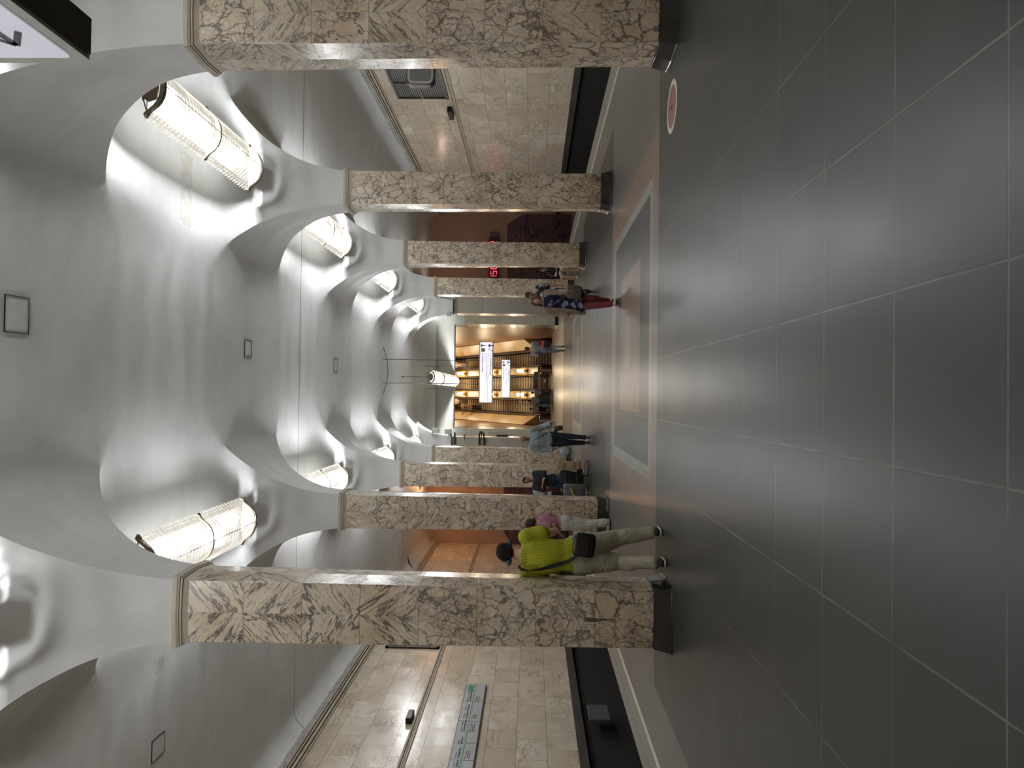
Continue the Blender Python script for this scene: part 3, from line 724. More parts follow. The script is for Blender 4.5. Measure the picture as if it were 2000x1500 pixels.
MB().box(.0, .5, -.2, .3, 1.02, 1.3).build('desk_screen', M_DARK, bo, bevel=.02)
gt = empty('barrier_gate', (1.1, 58.3, 0), 0, 'low steel lattice gate with grey notice board closing the middle escalator', 'gate')
g = MB()
for p in (((-.7, 0, .12), (.7, 0, .12)), ((-.7, 0, 1.0), (.7, 0, 1.0)), ((-.7, 0, .12), (-.7, 0, 1.0)), ((.7, 0, .12), (.7, 0, 1.0))): g.tube(*p, .025, n=8)
for i in range(1, 6): g.path([(-.7, 0, .12 + i*.147), (-.15, 0, .12 + i*.147 + (.03 if i > 3 else -.03 if i < 3 else 0)), (.15, 0, .12 + i*.147 + (.03 if i > 3 else -.03 if i < 3 else 0)), (.7, 0, .12 + i*.147)], .012, 6)
for x in (-.42, .42): g.tube((x, 0, .12), (x, 0, 1.0), .012, n=6)
for x in (-.6, .6): g.tube((x, 0, 0), (x, 0, .12), .02, n=6)
g.build('lattice', M_STEEL, gt)
MB().rings([[(.16*math.cos(a), -.02 + dy, .56 + .10*math.sin(a)) for a in [j*math.pi/6 for j in range(12)]] for dy in (0, .02)]).build('emblem', M_STEEL, gt)
MB().box(-.72, .72, -.03, .0, 1.03, 1.42).build('notice_board', plain('grey_notice', (.30, .29, .27), .5), gt, bevel=.02)
def text(name, s, size, loc, rot, mat, parent=None, align='LEFT', ext=.001, bold=0):
    c = bpy.data.curves.new(name, 'FONT'); c.body = s; c.size = size; c.extrude = ext; c.align_x = align; c.resolution_u = 2; c.offset = bold
    o = bpy.data.objects.new(name, c); link(o)
    dg = bpy.context.evaluated_depsgraph_get(); me = bpy.data.meshes.new_from_object(o.evaluated_get(dg)); me.name = name
    bpy.data.objects.remove(o); me.materials.clear(); me.materials.append(mat)
    o = bpy.data.objects.new(name, me); link(o, parent); o.location = loc; o.rotation_euler = rot
    return o
FR = (math.pi/2, 0, 0)                  # text standing upright, read when looking towards +Y
M_INK = plain('dark_lettering', (.05, .05, .07), .5); M_BLUE = plain('blue_lettering', (.08, .22, .50), .5); M_GRN = plain('green_print', (.03, .28, .13), .5)
M_LIT = emis('lit_sign_face', (.90, .88, 1.0), .40, (.7, .7, .75)); M_FRAME = plain('pale_sign_frame', (.48, .50, .45), .4); M_RED = plain('red_print', (.5, .08, .06), .5); M_BRN = plain('brown_lettering', (.25, .15, .06), .5)
text('notice_lettering', 'НЕТ ВХОДА', .16, (.05, -.034, 1.17), FR, M_INK, gt, 'CENTER')
g = MB().lathe([(.08, 0), (.08, .004)], (0, 0, 0), 16).build('no_entry_mark', M_RED, gt); g.rotation_euler = FR; g.location = (-.5, -.032, 1.22)
# ------------------------------------------------------------------ hanging signs
def rounded(w_, h_, r, n=5):
    p = []
    for cx, cz, a0 in ((w_/2 - r, h_/2 - r, 0), (-w_/2 + r, h_/2 - r, 90), (-w_/2 + r, -h_/2 + r, 180), (w_/2 - r, -h_/2 + r, 270)):
        for j in range(n + 1):
            a = math.radians(a0 + 90*j/n); p.append((cx + r*math.cos(a), cz + r*math.sin(a)))
    return p
def arrow(b, x, z, s, y):        # arrow pointing up
    b.box(x - .10*s, x + .10*s, y, y + .004, z - .5*s, z + .42*s)
    for sg in (-1, 1): b.add([(x, y, z + .55*s), (x, y, z + .33*s), (x + sg*.38*s, y, z + .0*s), (x + sg*.38*s, y, z + .2*s)], [(0, 1, 2, 3) if sg < 0 else (3, 2, 1, 0)])
def hang_sign(x0, x1, z0, z1, y, label, rods, zc, big):
    w_, h_ = x1 - x0, z1 - z0; o = empty('direction_sign', ((x0 + x1)/2, y, (z0 + z1)/2), 0, label, 'sign', 'lit hanging direction signs')
    R = rounded(w_, h_, .05)
    b = MB().rings([[(x, dy, z) for x, z in R] for dy in (-.09, .09)]); b.build('sign_case', M_FRAME, o, recalc=True)
    R2 = rounded(w_ - .07, h_ - .07, .03)
    b = MB(); b.rings([[(x, dy, z) for x, z in R2] for dy in (-.098, -.088)]); b.build('lit_face', M_LIT, o, recalc=True)
    return o

def sign_print(o, w_, h_, detailed):
    y = -.103; xr = w_/2; k = h_ / .56
    b = MB(); arrow(b, xr - .17*k, .13*k, .2*k, y); arrow(b, xr - .17*k, -.19*k, .22*k, y); b.build('arrows', M_INK, o)
    MB().box(xr - .42*k, xr - .28*k, y, y + .003, .06*k, .20*k).build('exit_pictogram', plain('dark_pictogram', (.16, .12, .05), .5), o)
    MB().box(xr - .39*k, xr - .31*k, y - .003, y, .115*k, .145*k).build('pictogram_mark', plain('yellow_print', (.75, .6, .2), .5), o)
    c = MB(); c.rings([[(xr - .56*k + r*math.cos(a), y, -.19*k + r*math.sin(a)) for a in [j*math.pi/8 for j in range(16)]] for r in (.06*k, .072*k)], cap=False); c.build('line_ring', M_RED, o)
    e = MB(); e.add([(xr - .42*k, y, -.26*k), (xr - .38*k, y, -.26*k), (xr - .31*k, y, -.12*k), (xr - .26*k, y, -.12*k), (xr - .26*k, y, -.105*k), (xr - .33*k, y, -.105*k), (xr - .39*k, y, -.24*k), (xr - .42*k, y, -.24*k)], [tuple(range(8))]); e.build('escalator_pictogram', M_INK, o)
    text('sign_lettering', 'Улица Автозаводская', .075*k, (xr - .47*k, y, .125*k), FR, M_BLUE, o, 'RIGHT', bold=.002*k)
    text('sign_lettering', 'Avtozavodskaya street', .045*k, (xr - .47*k, y, .055*k), FR, M_INK, o, 'RIGHT')
    text('sign_lettering', 'Улица Ленинская Слобода, улица Мастеркова', .052*k, (xr - .47*k, y, -.035*k), FR, M_INK, o, 'RIGHT')
    text('sign_lettering', 'МЦК Автозаводская', .068*k, (xr - .68*k, y, -.20*k), FR, M_BRN, o, 'RIGHT', bold=.002*k)
    text('sign_lettering', 'Avtozavodskaya MCC', .04*k, (xr - .68*k, y, -.25*k), FR, M_INK, o, 'RIGHT')
    MB().box(-xr + .06, xr - .1, y, y + .002, -.082*k, -.076*k).build('divider_line', M_INK, o)
s1 = hang_sign(-.37, 2.085, 3.12, 3.67, 28.95, 'larger lit hanging sign with street names and arrows, nearer of two over the hall', None, None, True)
sign_print(s1, 2.455, .55, True)
r = MB()
for x in (.384 - .8575, 1.326 - .8575): r.tube((x, 0, .27), (x, 0, ZCROWN - 3.395), .012, n=6)
each(r, 'rod', M_DARK, s1)
br = MB(); br.path([(-.95, 0, 4.13), (-.6, 0, 4.02), (-.47, 0, 3.98), (.0, 0, 3.93), (.47, 0, 3.98), (.6, 0, 4.02), (.95, 0, 4.13)], .012, 6); br.build('ceiling_wire', M_DARK, s1)
s2 = hang_sign(-.2, 1.9, 2.76, 3.26, 40.0, 'smaller lit hanging sign with arrows, farther one below the lone trough lamp', None, None, False)
sign_print(s2, 2.1, .50, True)
r = MB()
for x in (-.6, .62): r.tube((x, 0, .25), (x, 0, ZCROWN - 3.01), .012, n=6)
each(r, 'rod', M_DARK, s2)
# the sign box close overhead, seen from below, parallel to the hall
sy = 3.46
so = empty('overhead_sign', (1.70, 2.0, 4.10), 0, 'lit sign box close overhead in the frame corner, black underside showing', 'sign')
b = MB(); R = rounded(3.0, .74, .04)
b.rings([[(x, yy, z) for yy, z in [(p[0], p[1]) for p in R]] for x in (-.095, .095)]); b.build('sign_case', M_FRAME, so, recalc=True)
MB().box(-.075, .085, -1.46, 1.455, -.385, -.37).box(.085, .1, -1.46, 1.455, -.385, .36).build('black_underside', M_RUBBER, so)
R2 = rounded(2.86, .62, .03); b = MB(); b.rings([[(x, p, z) for p, z in R2] for x in (-.103, -.094)]); b.build('lit_face', emis('dim_lit_face', (.82, .76, .92), .16, (.6, .6, .65)), so, recalc=True)
FL = (math.pi/2, 0, -math.pi/2)        # read when looking towards +X
b = MB()
def bar(y0, z0, y1, z1, w_):
    d = Vector((0, y1 - y0, z1 - z0)).normalized(); n_ = Vector((0, -d.z, d.y)) * w_ / 2; a = Vector((-.106, y0, z0)); c = Vector((-.106, y1, z1))
    b.add([a + n_, a - n_, c - n_, c + n_], [(0, 1, 2, 3)])
bar(.95, -.13, 1.29, -.13, .035); bar(1.30, -.13, 1.17, -.03, .03); bar(1.30, -.13, 1.17, -.23, .03)
bar(.60, -.22, .72, -.22, .02); bar(.72, -.22, .86, -.05, .02); bar(.86, -.05, .93, -.05, .02)
for i in range(3): bar(.72 + .06*i, -.13 - .03*i + .06, .80 + .06*i, -.13 - .03*i + .06, .012)
bar(-1.2, .02, 1.0, .02, .008)
b.build('arrow_and_pictogram', M_INK, so)
c = MB(); c.rings([[(-.106, .35 + r*math.cos(a), -.13 + r*math.sin(a)) for a in [j*math.pi/10 for j in range(20)]] for r in (.08, .105)], cap=False); c.build('line_ring', M_RED, so)
text('sign_lettering', 'МЦК Автозаводская', .14, (-.106, .2, -.18), FL, M_INK, so)
r = MB()
for y in (-1.0, 1.0): r.tube((0, y, .36), (0, y, ZCROWN - 4.10), .014, n=6)
each(r, 'rod', M_DARK, so)
# right platform: back of a hanging sign
po = empty('platform_sign', (7.0, 14.5, 3.877), 0, 'blank grey back of a rounded hanging sign above the right platform', 'sign')
MB().rings([[(x, y, z) for x, z in rounded(1.6, .56, .12)] for y in (-.02, .16)]).build('sign_case', plain('bronze_sign_case', (.07, .055, .04), .5), po, recalc=True)
MB().rings([[(x, y, z) for x, z in rounded(1.56, .52, .11)] for y in (-.03, -.015)]).build('rim', M_FRAME, po, recalc=True)
MB().rings([[(x, y, z) for x, z in rounded(1.46, .42, .07)] for y in (-.04, -.02)]).build('grey_panel', plain('grey_sign_back', (.21, .21, .20), .6, var=.02), po, recalc=True)
r = MB()
for x in (-.1, .6): r.tube((x, .07, .27), (x, .07, 3.67), .015, n=6)
each(r, 'rod', M_DARK, po)
# ------------------------------------------------------------------ line map on the left wall
MP = empty('line_map', (XL + .06, 15.8, 3.09), 0, 'long white metro line map with a green line on the left track wall', 'map')
R = rounded(11.6, .56, .06); MB().rings([[(x, p, z) for p, z in R] for x in (-.055, .02)]).build('map_board', plain('map_board_grey', (.46, .48, .50), .4, var=.04, scale=1.5), MP, recalc=True)
MB().rings([[(x, p, z) for p, z in rounded(11.64, .60, .07)] for x in (-.055, .005)]).build('map_rim', M_DARK, MP, recalc=True)
MB().box(.02, .024, -5.6, 5.78, -.005, .022).build('green_line', M_GRN, MP)
MB().box(.02, .024, 5.18, 5.66, .05, .22).build('green_title_box', M_GRN, MP)
WL = (math.pi/2, 0, math.pi/2)
M_PALEG = plain('pale_green_print', (.45, .65, .45), .5)
text('title_lettering', 'Замоскворецкая линия', .045, (.026, 5.2, .16), WL, M_PALEG, MP); text('title_lettering', 'Zamoskvoretskaya line', .04, (.026, 5.2, .09), WL, M_PALEG, MP)
names = [('Алма-Атинская', 'Alma-Atinskaya'), ('Красногвардейская', 'Krasnogvardeyskaya'), ('Домодедовская', 'Domodedovskaya'), ('Орехово', 'Orekhovo'), ('Царицыно', 'Tsaritsyno'), ('Кантемировская', 'Kantemirovskaya'), ('Каширская', 'Kashirskaya'),
         ('Коломенская', 'Kolomenskaya'), ('Технопарк', 'Tekhnopark'), ('Автозаводская', 'Avtozavodskaya'), ('Павелецкая', 'Paveletskaya'), ('Новокузнецкая', 'Novokuznetskaya'), ('Театральная', 'Teatralnaya')]
ypos = [5.0, 4.55, 4.0, 3.5, 3.1, 2.75, 2.1, 1.4, 1.0, .5, -.3, -1.2, -2.2]
nd = MB(); ck = MB(); rd = MB()
for i, ((a, e), y) in enumerate(zip(names[::-1], ypos)):
    s_ = .03 if i % 4 == 3 else .045
    nd.add([(.026, y, .008 + s_), (.026, y + s_, .008), (.026, y, .008 - s_), (.026, y - s_, .008)], [(0, 1, 2, 3)])
    nd.add([(.022, y, .008 + s_*1.6), (.022, y + s_*1.6, .008), (.022, y, .008 - s_*1.6), (.022, y - s_*1.6, .008)], [(0, 1, 2, 3)], 1)
    text('station_lettering', a, .062, (.024, y - .02, .075), WL, M_INK, MP, bold=.001); text('station_lettering', e, .042, (.024, y - .02, .15), WL, M_INK, MP)
    if i % 2 == 1 or i == 3:
        rd.box(.02, .024, y - .03, y + .03, -.085, -.04); rd.box(.02, .024, y - .03, y + .03, -.165, -.12)
        for z in (-.085, -.165, -.125): ck.box(.02, .024, y + .05, y + .05 + .18 + .1 * (i % 3), z, z + .018)
nd.build('station_diamonds', [M_FRAME, M_GRN], MP); ck.build('transfer_lines', M_INK, MP); each(rd, 'transfer_mark', M_RED, MP)
b = MB()
for y in (4.57, 3.32, 2.12, 1.28, .0, -1.4): b.box(.02, .0225, y, y + .008, -.27, .27)
each(b, 'board_joint', M_DARK, MP)
# ------------------------------------------------------------------ wall grilles and small fixtures
def grille(x, y0, y1, z0, z1, sgn, label):
    o = empty('ventilation_grille', (x, (y0 + y1)/2, (z0 + z1)/2), 0, label, 'grille', 'wall grilles'); h = (y1 - y0)/2; v = (z1 - z0)/2
    def bx(b, a0, a1, y0_, y1_, z0_, z1_): b.box(*sorted((-sgn*a0, -sgn*a1)), y0_, y1_, z0_, z1_)
    f = MB(); bx(f, 0, .06, -h, -h + .08, -v, v); bx(f, 0, .06, h - .08, h, -v, v); bx(f, 0, .06, -h, h, -v, -v + .08); bx(f, 0, .06, -h, h, v - .08, v); bx(f, 0, .055, -h, h, -.04, .04)
    bx(f, 0, .055, -.04, .04, 0, v); f.build('frame', plain('dark_bronze_frame', (.075, .055, .045), .45, .4), o)
    bk = MB(); bx(bk, 0, .008, -h, h, -v, v); bk.build('back_plate', M_RUBBER, o)
    sl = MB(); n = int((2*v) / .07)
    for i in range(n): z = -v + (i + .5) * 2*v/n; bx(sl, .01, .035, -h + .05, h - .05, z - .012, z + .012)
    sl.build('slats', plain('grey_grille_slat', (.12, .11, .10), .5, .3), o)
grille(XR, 22.9, 25.42, 4.62, 6.42, 1, 'dark slatted grille high on the right marble wall by the grey sign')
grille(XL, 24.62, 26.9, 4.60, 6.42, -1, 'dark slatted grille high on the left marble wall beside the nearest column')
def small_box(x, y, z, s, sgn, label):
    o = MB().box(-s[0]/2, s[0]/2, -s[1]/2, s[1]/2, -s[2]/2, s[2]/2).build('wall_box', M_DARK, None, bevel=.02); o.location = (x - sgn * s[0]/2, y, z)
    tag(o, label, 'fixture', 'small boxes over the string course'); return o
small_box(XR, 26.6, 4.68, (.2, .8, .18), 1, 'small dark box above the string course on the right wall'); small_box(XL, 19.3, 4.68, (.16, .55, .16), -1, 'small dark box above the string course on the left wall')
# ceiling hatches
for i, (x, y, a, c_) in enumerate(((.85, 8.26, .215, .20), (.89, D1 + S, .18, .19), (.80, D1 + 2*S, .2, .2), (-5.78, 11.7, .17, .2))):
    o = empty('ceiling_hatch', (x, y, ZCROWN), 0, ['small square hatch in the plaster crown, nearest of the nave', 'small hatch in the nave crown at the second columns', 'small hatch in the nave crown at the third columns', 'small square hatch in the left aisle vault'][i], 'hatch', 'ceiling hatches')
    b = MB(); t = .007
    b.box(-a, a, -c_, -c_ + t, -.012, .02).box(-a, a, c_ - t, c_, -.012, .02).box(-a, -a + t, -c_, c_, -.012, .02).box(a - t, a, -c_, c_, -.012, .02); b.build('frame', M_DARK, o)
    MB().box(-a, a, -c_, c_, -.006, .02).build('cover', M_CEIL, o)
# floor sticker
st = empty('floor_sticker', (3.29, 8.27, 0), 0, 'round red floor sticker with a white rim beside the nearest right column', 'sticker')
MB().lathe([(.295, .0), (.295, .003)], n=40).build('white_rim', plain('worn_white_vinyl', (.55, .51, .43), .5), st)
MB().lathe([(.235, .003), (.235, .0045)], n=40).build('red_disc', plain('faded_red_vinyl', (.25, .11, .095), .45), st)
b = MB(); b.box(-.02, .02, -.05, .06, .0045, .0055).box(-.05, .04, -.02, .0, .0045, .0055); b.build('worn_mark', M_INK, st)
# the red digital clock on the right end wall: 15:0_ ... 2
ck = empty('digital_clock', (7.85, YAISLE - .12, 3.87), 0, 'black station clock with red digits on the right platform end wall', 'clock')
MB().box(-1.22, 1.2, -.09, .12, -.29, .28).build('clock_case', M_RUBBER, ck, bevel=.02)
MB().box(.95, 1.5, -.05, .1, -.25, .25).build('bracket', plain('brown_box', (.14, .085, .06), .6), ck)
M_LED = emis('red_led', (1, .06, .10), 1.1)
SEG = {'0': 'abcdef', '1': 'bc', '5': 'acdfg', '2': 'abdeg', '3': 'abcdg'}
def digit(ch, x, w_=.15, h_=.34):
    b = MB(); t = .035
    P = {'a': (0, h_, w_, h_), 'g': (0, h_/2, w_, h_/2), 'd': (0, 0, w_, 0), 'b': (w_, h_/2, w_, h_), 'c': (w_, 0, w_, h_/2), 'f': (0, h_/2, 0, h_), 'e': (0, 0, 0, h_/2)}
    for q in SEG[ch]:
        x0, z0, x1, z1 = P[q]; b.box(x + x0 - t/2, x + x1 + t/2, -.10, -.085, z0 - t/2 - .18, z1 + t/2 - .18)
    b.build('digit', M_LED, ck)
for ch, x in (('1', -1.20), ('5', -.93), ('0', -.62), ('2', -.36), ('2', .78)): digit(ch, x)
MB().box(-.70, -.67, -.10, -.085, -.1, -.06).box(-.70, -.67, -.10, -.085, .04, .08).build('colon', M_LED, ck)
# loudspeakers, cameras, brackets on the end piers
def on_pier(name, x, z, w_, h_, d, mat, label, cat, dark_arm=True, y=YPIER - .1):
    o = empty(name, (x, y - .45, z), 0, label, cat)
    b = MB().box(-w_/2, w_/2, -d/2, d/2, -h_/2, h_/2); b.build('housing', mat, o, bevel=.015)
    dx = -.34 if x < 0 else .22; a = MB().path([(0, d/2 - .02, 0), (0, .25, 0), (dx, .25, 0), (dx, .452, 0)], .02, 8)
    a.build('arm', M_DARK, o); return o
M_GREYP = plain('grey_plastic', (.36, .36, .35), .5)
on_pier('loudspeaker', -1.84, 5.58, .22, .30, .2, M_GREYP, 'grey box loudspeaker at the top of the left end pier', 'loudspeaker')
on_pier('junction_box', -1.90, 4.80, .14, .18, .12, M_GREYP, 'pale junction box below the loudspeaker on the left end pier', 'box')
on_pier('security_camera', -1.86, 3.98, .12, .16, .32, M_DARK, 'black security camera halfway up the left end pier', 'camera')
on_pier('loudspeaker', -1.80, 6.2, .24, .36, .2, M_GREYP, 'grey loudspeaker on the white plaster above the left end pier', 'loudspeaker')
on_pier('loudspeaker', 3.84, 5.62, .20, .22, .2, M_GREYP, 'grey box loudspeaker at the top of the right end pier', 'loudspeaker')
o = MB().box(-.05, .05, -.06, 0, -.29, .29).build('black_lamp_bar', M_RUBBER, None, bevel=.02); o.location = (-2.03, YPIER - .1, 2.98); tag(o, 'short black vertical bar fixed to the left end pier edge', 'fixture')
for (x0, x1, z) in ((-2.5, -1.9, 5.50), (-2.5, -1.9, 5.30), (-2.5, -1.9, 4.10), (-2.5, -1.9, 3.88), (3.85, 4.6, 5.48)):
    o = MB().box(x0, x1, YPIER - .18, YPIER - .101, z - .04, z + .04).build('cable_duct', M_DARK, None); tag(o, 'dark horizontal cable duct across the end pier at %s height' % {5.5: 'top', 5.3: 'second', 4.1: 'camera', 3.88: 'below-camera', 5.48: 'right-hand top'}[z], 'duct')
# grey cabinet in the left track pit
o = MB().box(-.10, 0, -.45, .45, -.55, .0).build('pit_cabinet', plain('grey_cabinet', (.10, .10, .11), .5), None, bevel=.01); o.location = (XL + .2, 19.6, -.05); tag(o, 'grey cabinet low in the dark left track pit', 'cabinet')

# unseen lamps, assumed and added for the warm light at the platforms' far ends
for nm, x, y, en, cl in (('left', -4.9, 39.2, 60, (1, .52, .24)), ('right', 7.2, 39.6, 11, (1, .68, .52))):
    o = empty('assumed_end_lamp', (x, y, 6.9), 0, 'small assumed lamp with orange glow, added at the far end of the %s platform' % nm, 'lamp')
    MB().lathe([(.06, .0), (.14, .02), (.14, .12), (.05, .2)], n=16).build('housing', M_DARK, o); MB().tube((0, 0, .2), (0, 0, .62), .015, n=6).build('stem', M_DARK, o)
    d = bpy.data.lights.new('assumed_end_glow', 'POINT'); d.energy = en; d.color = cl; d.shadow_soft_size = .1
    l = bpy.data.objects.new('assumed_end_glow', d); link(l, o); l.location = (0, 0, -.25)
# ------------------------------------------------------------------ people
M_SKIN = plain('skin', (.50, .30, .22), .5, var=.06); M_SKIN2 = plain('tanned_skin', (.36, .19, .13), .5, var=.08)
V = Vector
def capsule(p0, r0, p1, r1, n=12, flat=None, side=None):
    """closed round-ended cone as (verts, faces); flat = (a, b) scales across/along side"""
    p0, p1 = V(p0), V(p1); t = (p1 - p0); L = t.length; t = t.normalized() if L > 1e-6 else V((0, 0, 1))
    s = V(side) if side is not None else t.orthogonal(); s = (s - t * s.dot(t)).normalized(); u = t.cross(s)
    fa, fb = flat or (1, 1); R = []
    for c, r, a0, a1 in ((p0, r0, -90, -0.01), (p1, r1, 0.01, 90)):
        for k in range(5):
            a = math.radians(a0 + (a1 - a0) * k / 4); cr = max(math.cos(a) * r, 1e-4)
            R.append([c + t * (math.sin(a) * r) + (s * math.cos(2*math.pi*j/n) * fa + u * math.sin(2*math.pi*j/n) * fb) * cr for j in range(n)])
    return R
def ellip(c, r, rot=None, n=14):
    R = []
    m_ = rot if rot is not None else Matrix.Identity(3)
    for k in range(9):
        a = math.radians(-89.5 + 179 * k / 8)
        R.append([V(c) + m_ @ V((math.cos(a) * math.cos(2*math.pi*j/n) * r[0], math.cos(a) * math.sin(2*math.pi*j/n) * r[1], math.sin(a) * r[2])) for j in range(n)])
    return R
def loft(secs, n=16):
    """secs: (centre, rx, ry, yaw)"""
    R = []
    for c, rx, ry, yaw in secs:
        cs, sn = math.cos(yaw), math.sin(yaw)
        R.append([V(c) + V((cs*rx*math.cos(a) - sn*ry*math.sin(a), sn*rx*math.cos(a) + cs*ry*math.sin(a), 0)) for a in [2*math.pi*j/n for j in range(n)]])
    return R
def fuse(name, shapes, mat, parent, vox=.012, wr=0, wf=(9, 9, 5), smooth=4):
    """closed shapes melted into one continuous skin"""
    b = MB()
    for R in shapes: b.rings(R)
    me = bpy.data.meshes.new('t'); me.from_pydata(b.v, [], b.f)
    bm = bmesh.new(); bm.from_mesh(me); bmesh.ops.recalc_face_normals(bm, faces=bm.faces); bm.to_mesh(me); bm.free()
    o = bpy.data.objects.new('t', me); COL.objects.link(o)
    r = o.modifiers.new('r', 'REMESH'); r.mode = 'VOXEL'; r.voxel_size = vox
    if smooth: s = o.modifiers.new('s', 'SMOOTH'); s.factor = .5; s.iterations = smooth
    dg = bpy.context.evaluated_depsgraph_get(); m2 = bpy.data.meshes.new_from_object(o.evaluated_get(dg)); m2.name = name
    bpy.data.objects.remove(o); bpy.data.meshes.remove(me)
    if wr and len(m2.vertices):
        n = len(m2.vertices); co = np.empty(n*3); m2.vertices.foreach_get('co', co); co = co.reshape(-1, 3)
        no = np.empty(n*3); m2.vertices.foreach_get('normal', no); no = no.reshape(-1, 3)
        f = np.array([mnoise.noise((c[0]*wf[0], c[1]*wf[1], c[2]*wf[2])) + .5*mnoise.noise((c[0]*wf[0]*2.3 + c[2]*6, c[1]*wf[1]*2.3, c[2]*wf[2]*2.6)) for c in co])
        co += no * (f * wr)[:, None]; m2.vertices.foreach_set('co', co.ravel())
    m2.polygons.foreach_set('use_smooth', [True] * len(m2.polygons)); m2.materials.clear(); m2.materials.append(mat); m2.update()
    o = bpy.data.objects.new(name, m2); link(o, parent); return o
def rotz(a): return Matrix.Rotation(a, 3, 'Z')
class Pose:
    """joints in the figure's own frame: +y is where it faces, +x its right; unit = metres at height 1.75 times s"""
    def __init__(p, s=1.0, female=False):
        p.s = s; p.f = female
        w_ = .175 if female else .195
        p.J = dict(head=V((0, .02, 1.635)), neck=V((0, -.01, 1.49)), chest=V((0, -.0, 1.28)), waist=V((0, .0, 1.08)), pelvis=V((0, 0, .94)),
                   shR=V((w_, -.01, 1.42)), elR=V((w_ + .05, -.03, 1.13)), wrR=V((w_ + .07, .06, .89)), shL=V((-w_, -.01, 1.42)), elL=V((-w_ - .05, -.03, 1.13)), wrL=V((-w_ - .07, .06, .89)),
                   hiR=V((.09, 0, .92)), knR=V((.10, .02, .50)), anR=V((.10, -.02, .09)), hiL=V((-.09, 0, .92)), knL=V((-.10, .02, .50)), anL=V((-.10, -.02, .09)))
        p.look = (0, 0); p.toeR = p.toeL = 0; p.handR = p.handL = .35
    def set(p, **k):
        for a, b in k.items(): p.J[a] = V(b)
        return p
def hand_shapes(w_, dirn, palm_n, thumb, s, curl=.4, fine=True):
    """palm, four unequal fingers bent at the knuckles, thumb leaving the side of the palm"""
    d = V(dirn).normalized(); nrm = V(palm_n); nrm = (nrm - d * nrm.dot(d)).normalized(); sd = d.cross(nrm) * thumb   # towards the thumb side
    out = []; w_ = V(w_)
    out.append(capsule(w_, .024*s, w_ + d*.03*s, .026*s, 10, (1.25, .7), sd))
    out.append(capsule(w_ + d*.02*s, .030*s, w_ + d*.075*s, .034*s, 10, (1.25, .5), sd))
    for i, (off, L) in enumerate(((.030, .070), (.010, .080), (-.011, .074), (-.031, .058))):
        b = w_ + d*.085*s + sd*off*s; c = curl * (1 + .12*i)
        d1 = (d*math.cos(c*.7) + nrm*math.sin(c*.7)); d2 = (d*math.cos(c*1.7) + nrm*math.sin(c*1.7)); d3 = (d*math.cos(c*2.6) + nrm*math.sin(c*2.6))
        a1 = b + d1*L*.48*s; a2 = a1 + d2*L*.32*s; a3 = a2 + d3*L*.22*s; r = .0098*s if fine else .012*s
        out += [capsule(b - d*.02*s, r*1.1, a1, r, 8), capsule(a1, r, a2, r*.92, 8), capsule(a2, r*.92, a3, r*.8, 8)]
    t0 = w_ + d*.025*s + sd*.028*s; t1 = t0 + (d*.6 + sd*.75 + nrm*.25).normalized()*.038*s; t2 = t1 + (d*.85 + sd*.3 + nrm*.4).normalized()*.032*s
    out += [capsule(t0, .014*s, t1, .012*s, 8), capsule(t1, .012*s, t2, .0095*s, 8)]
    return out
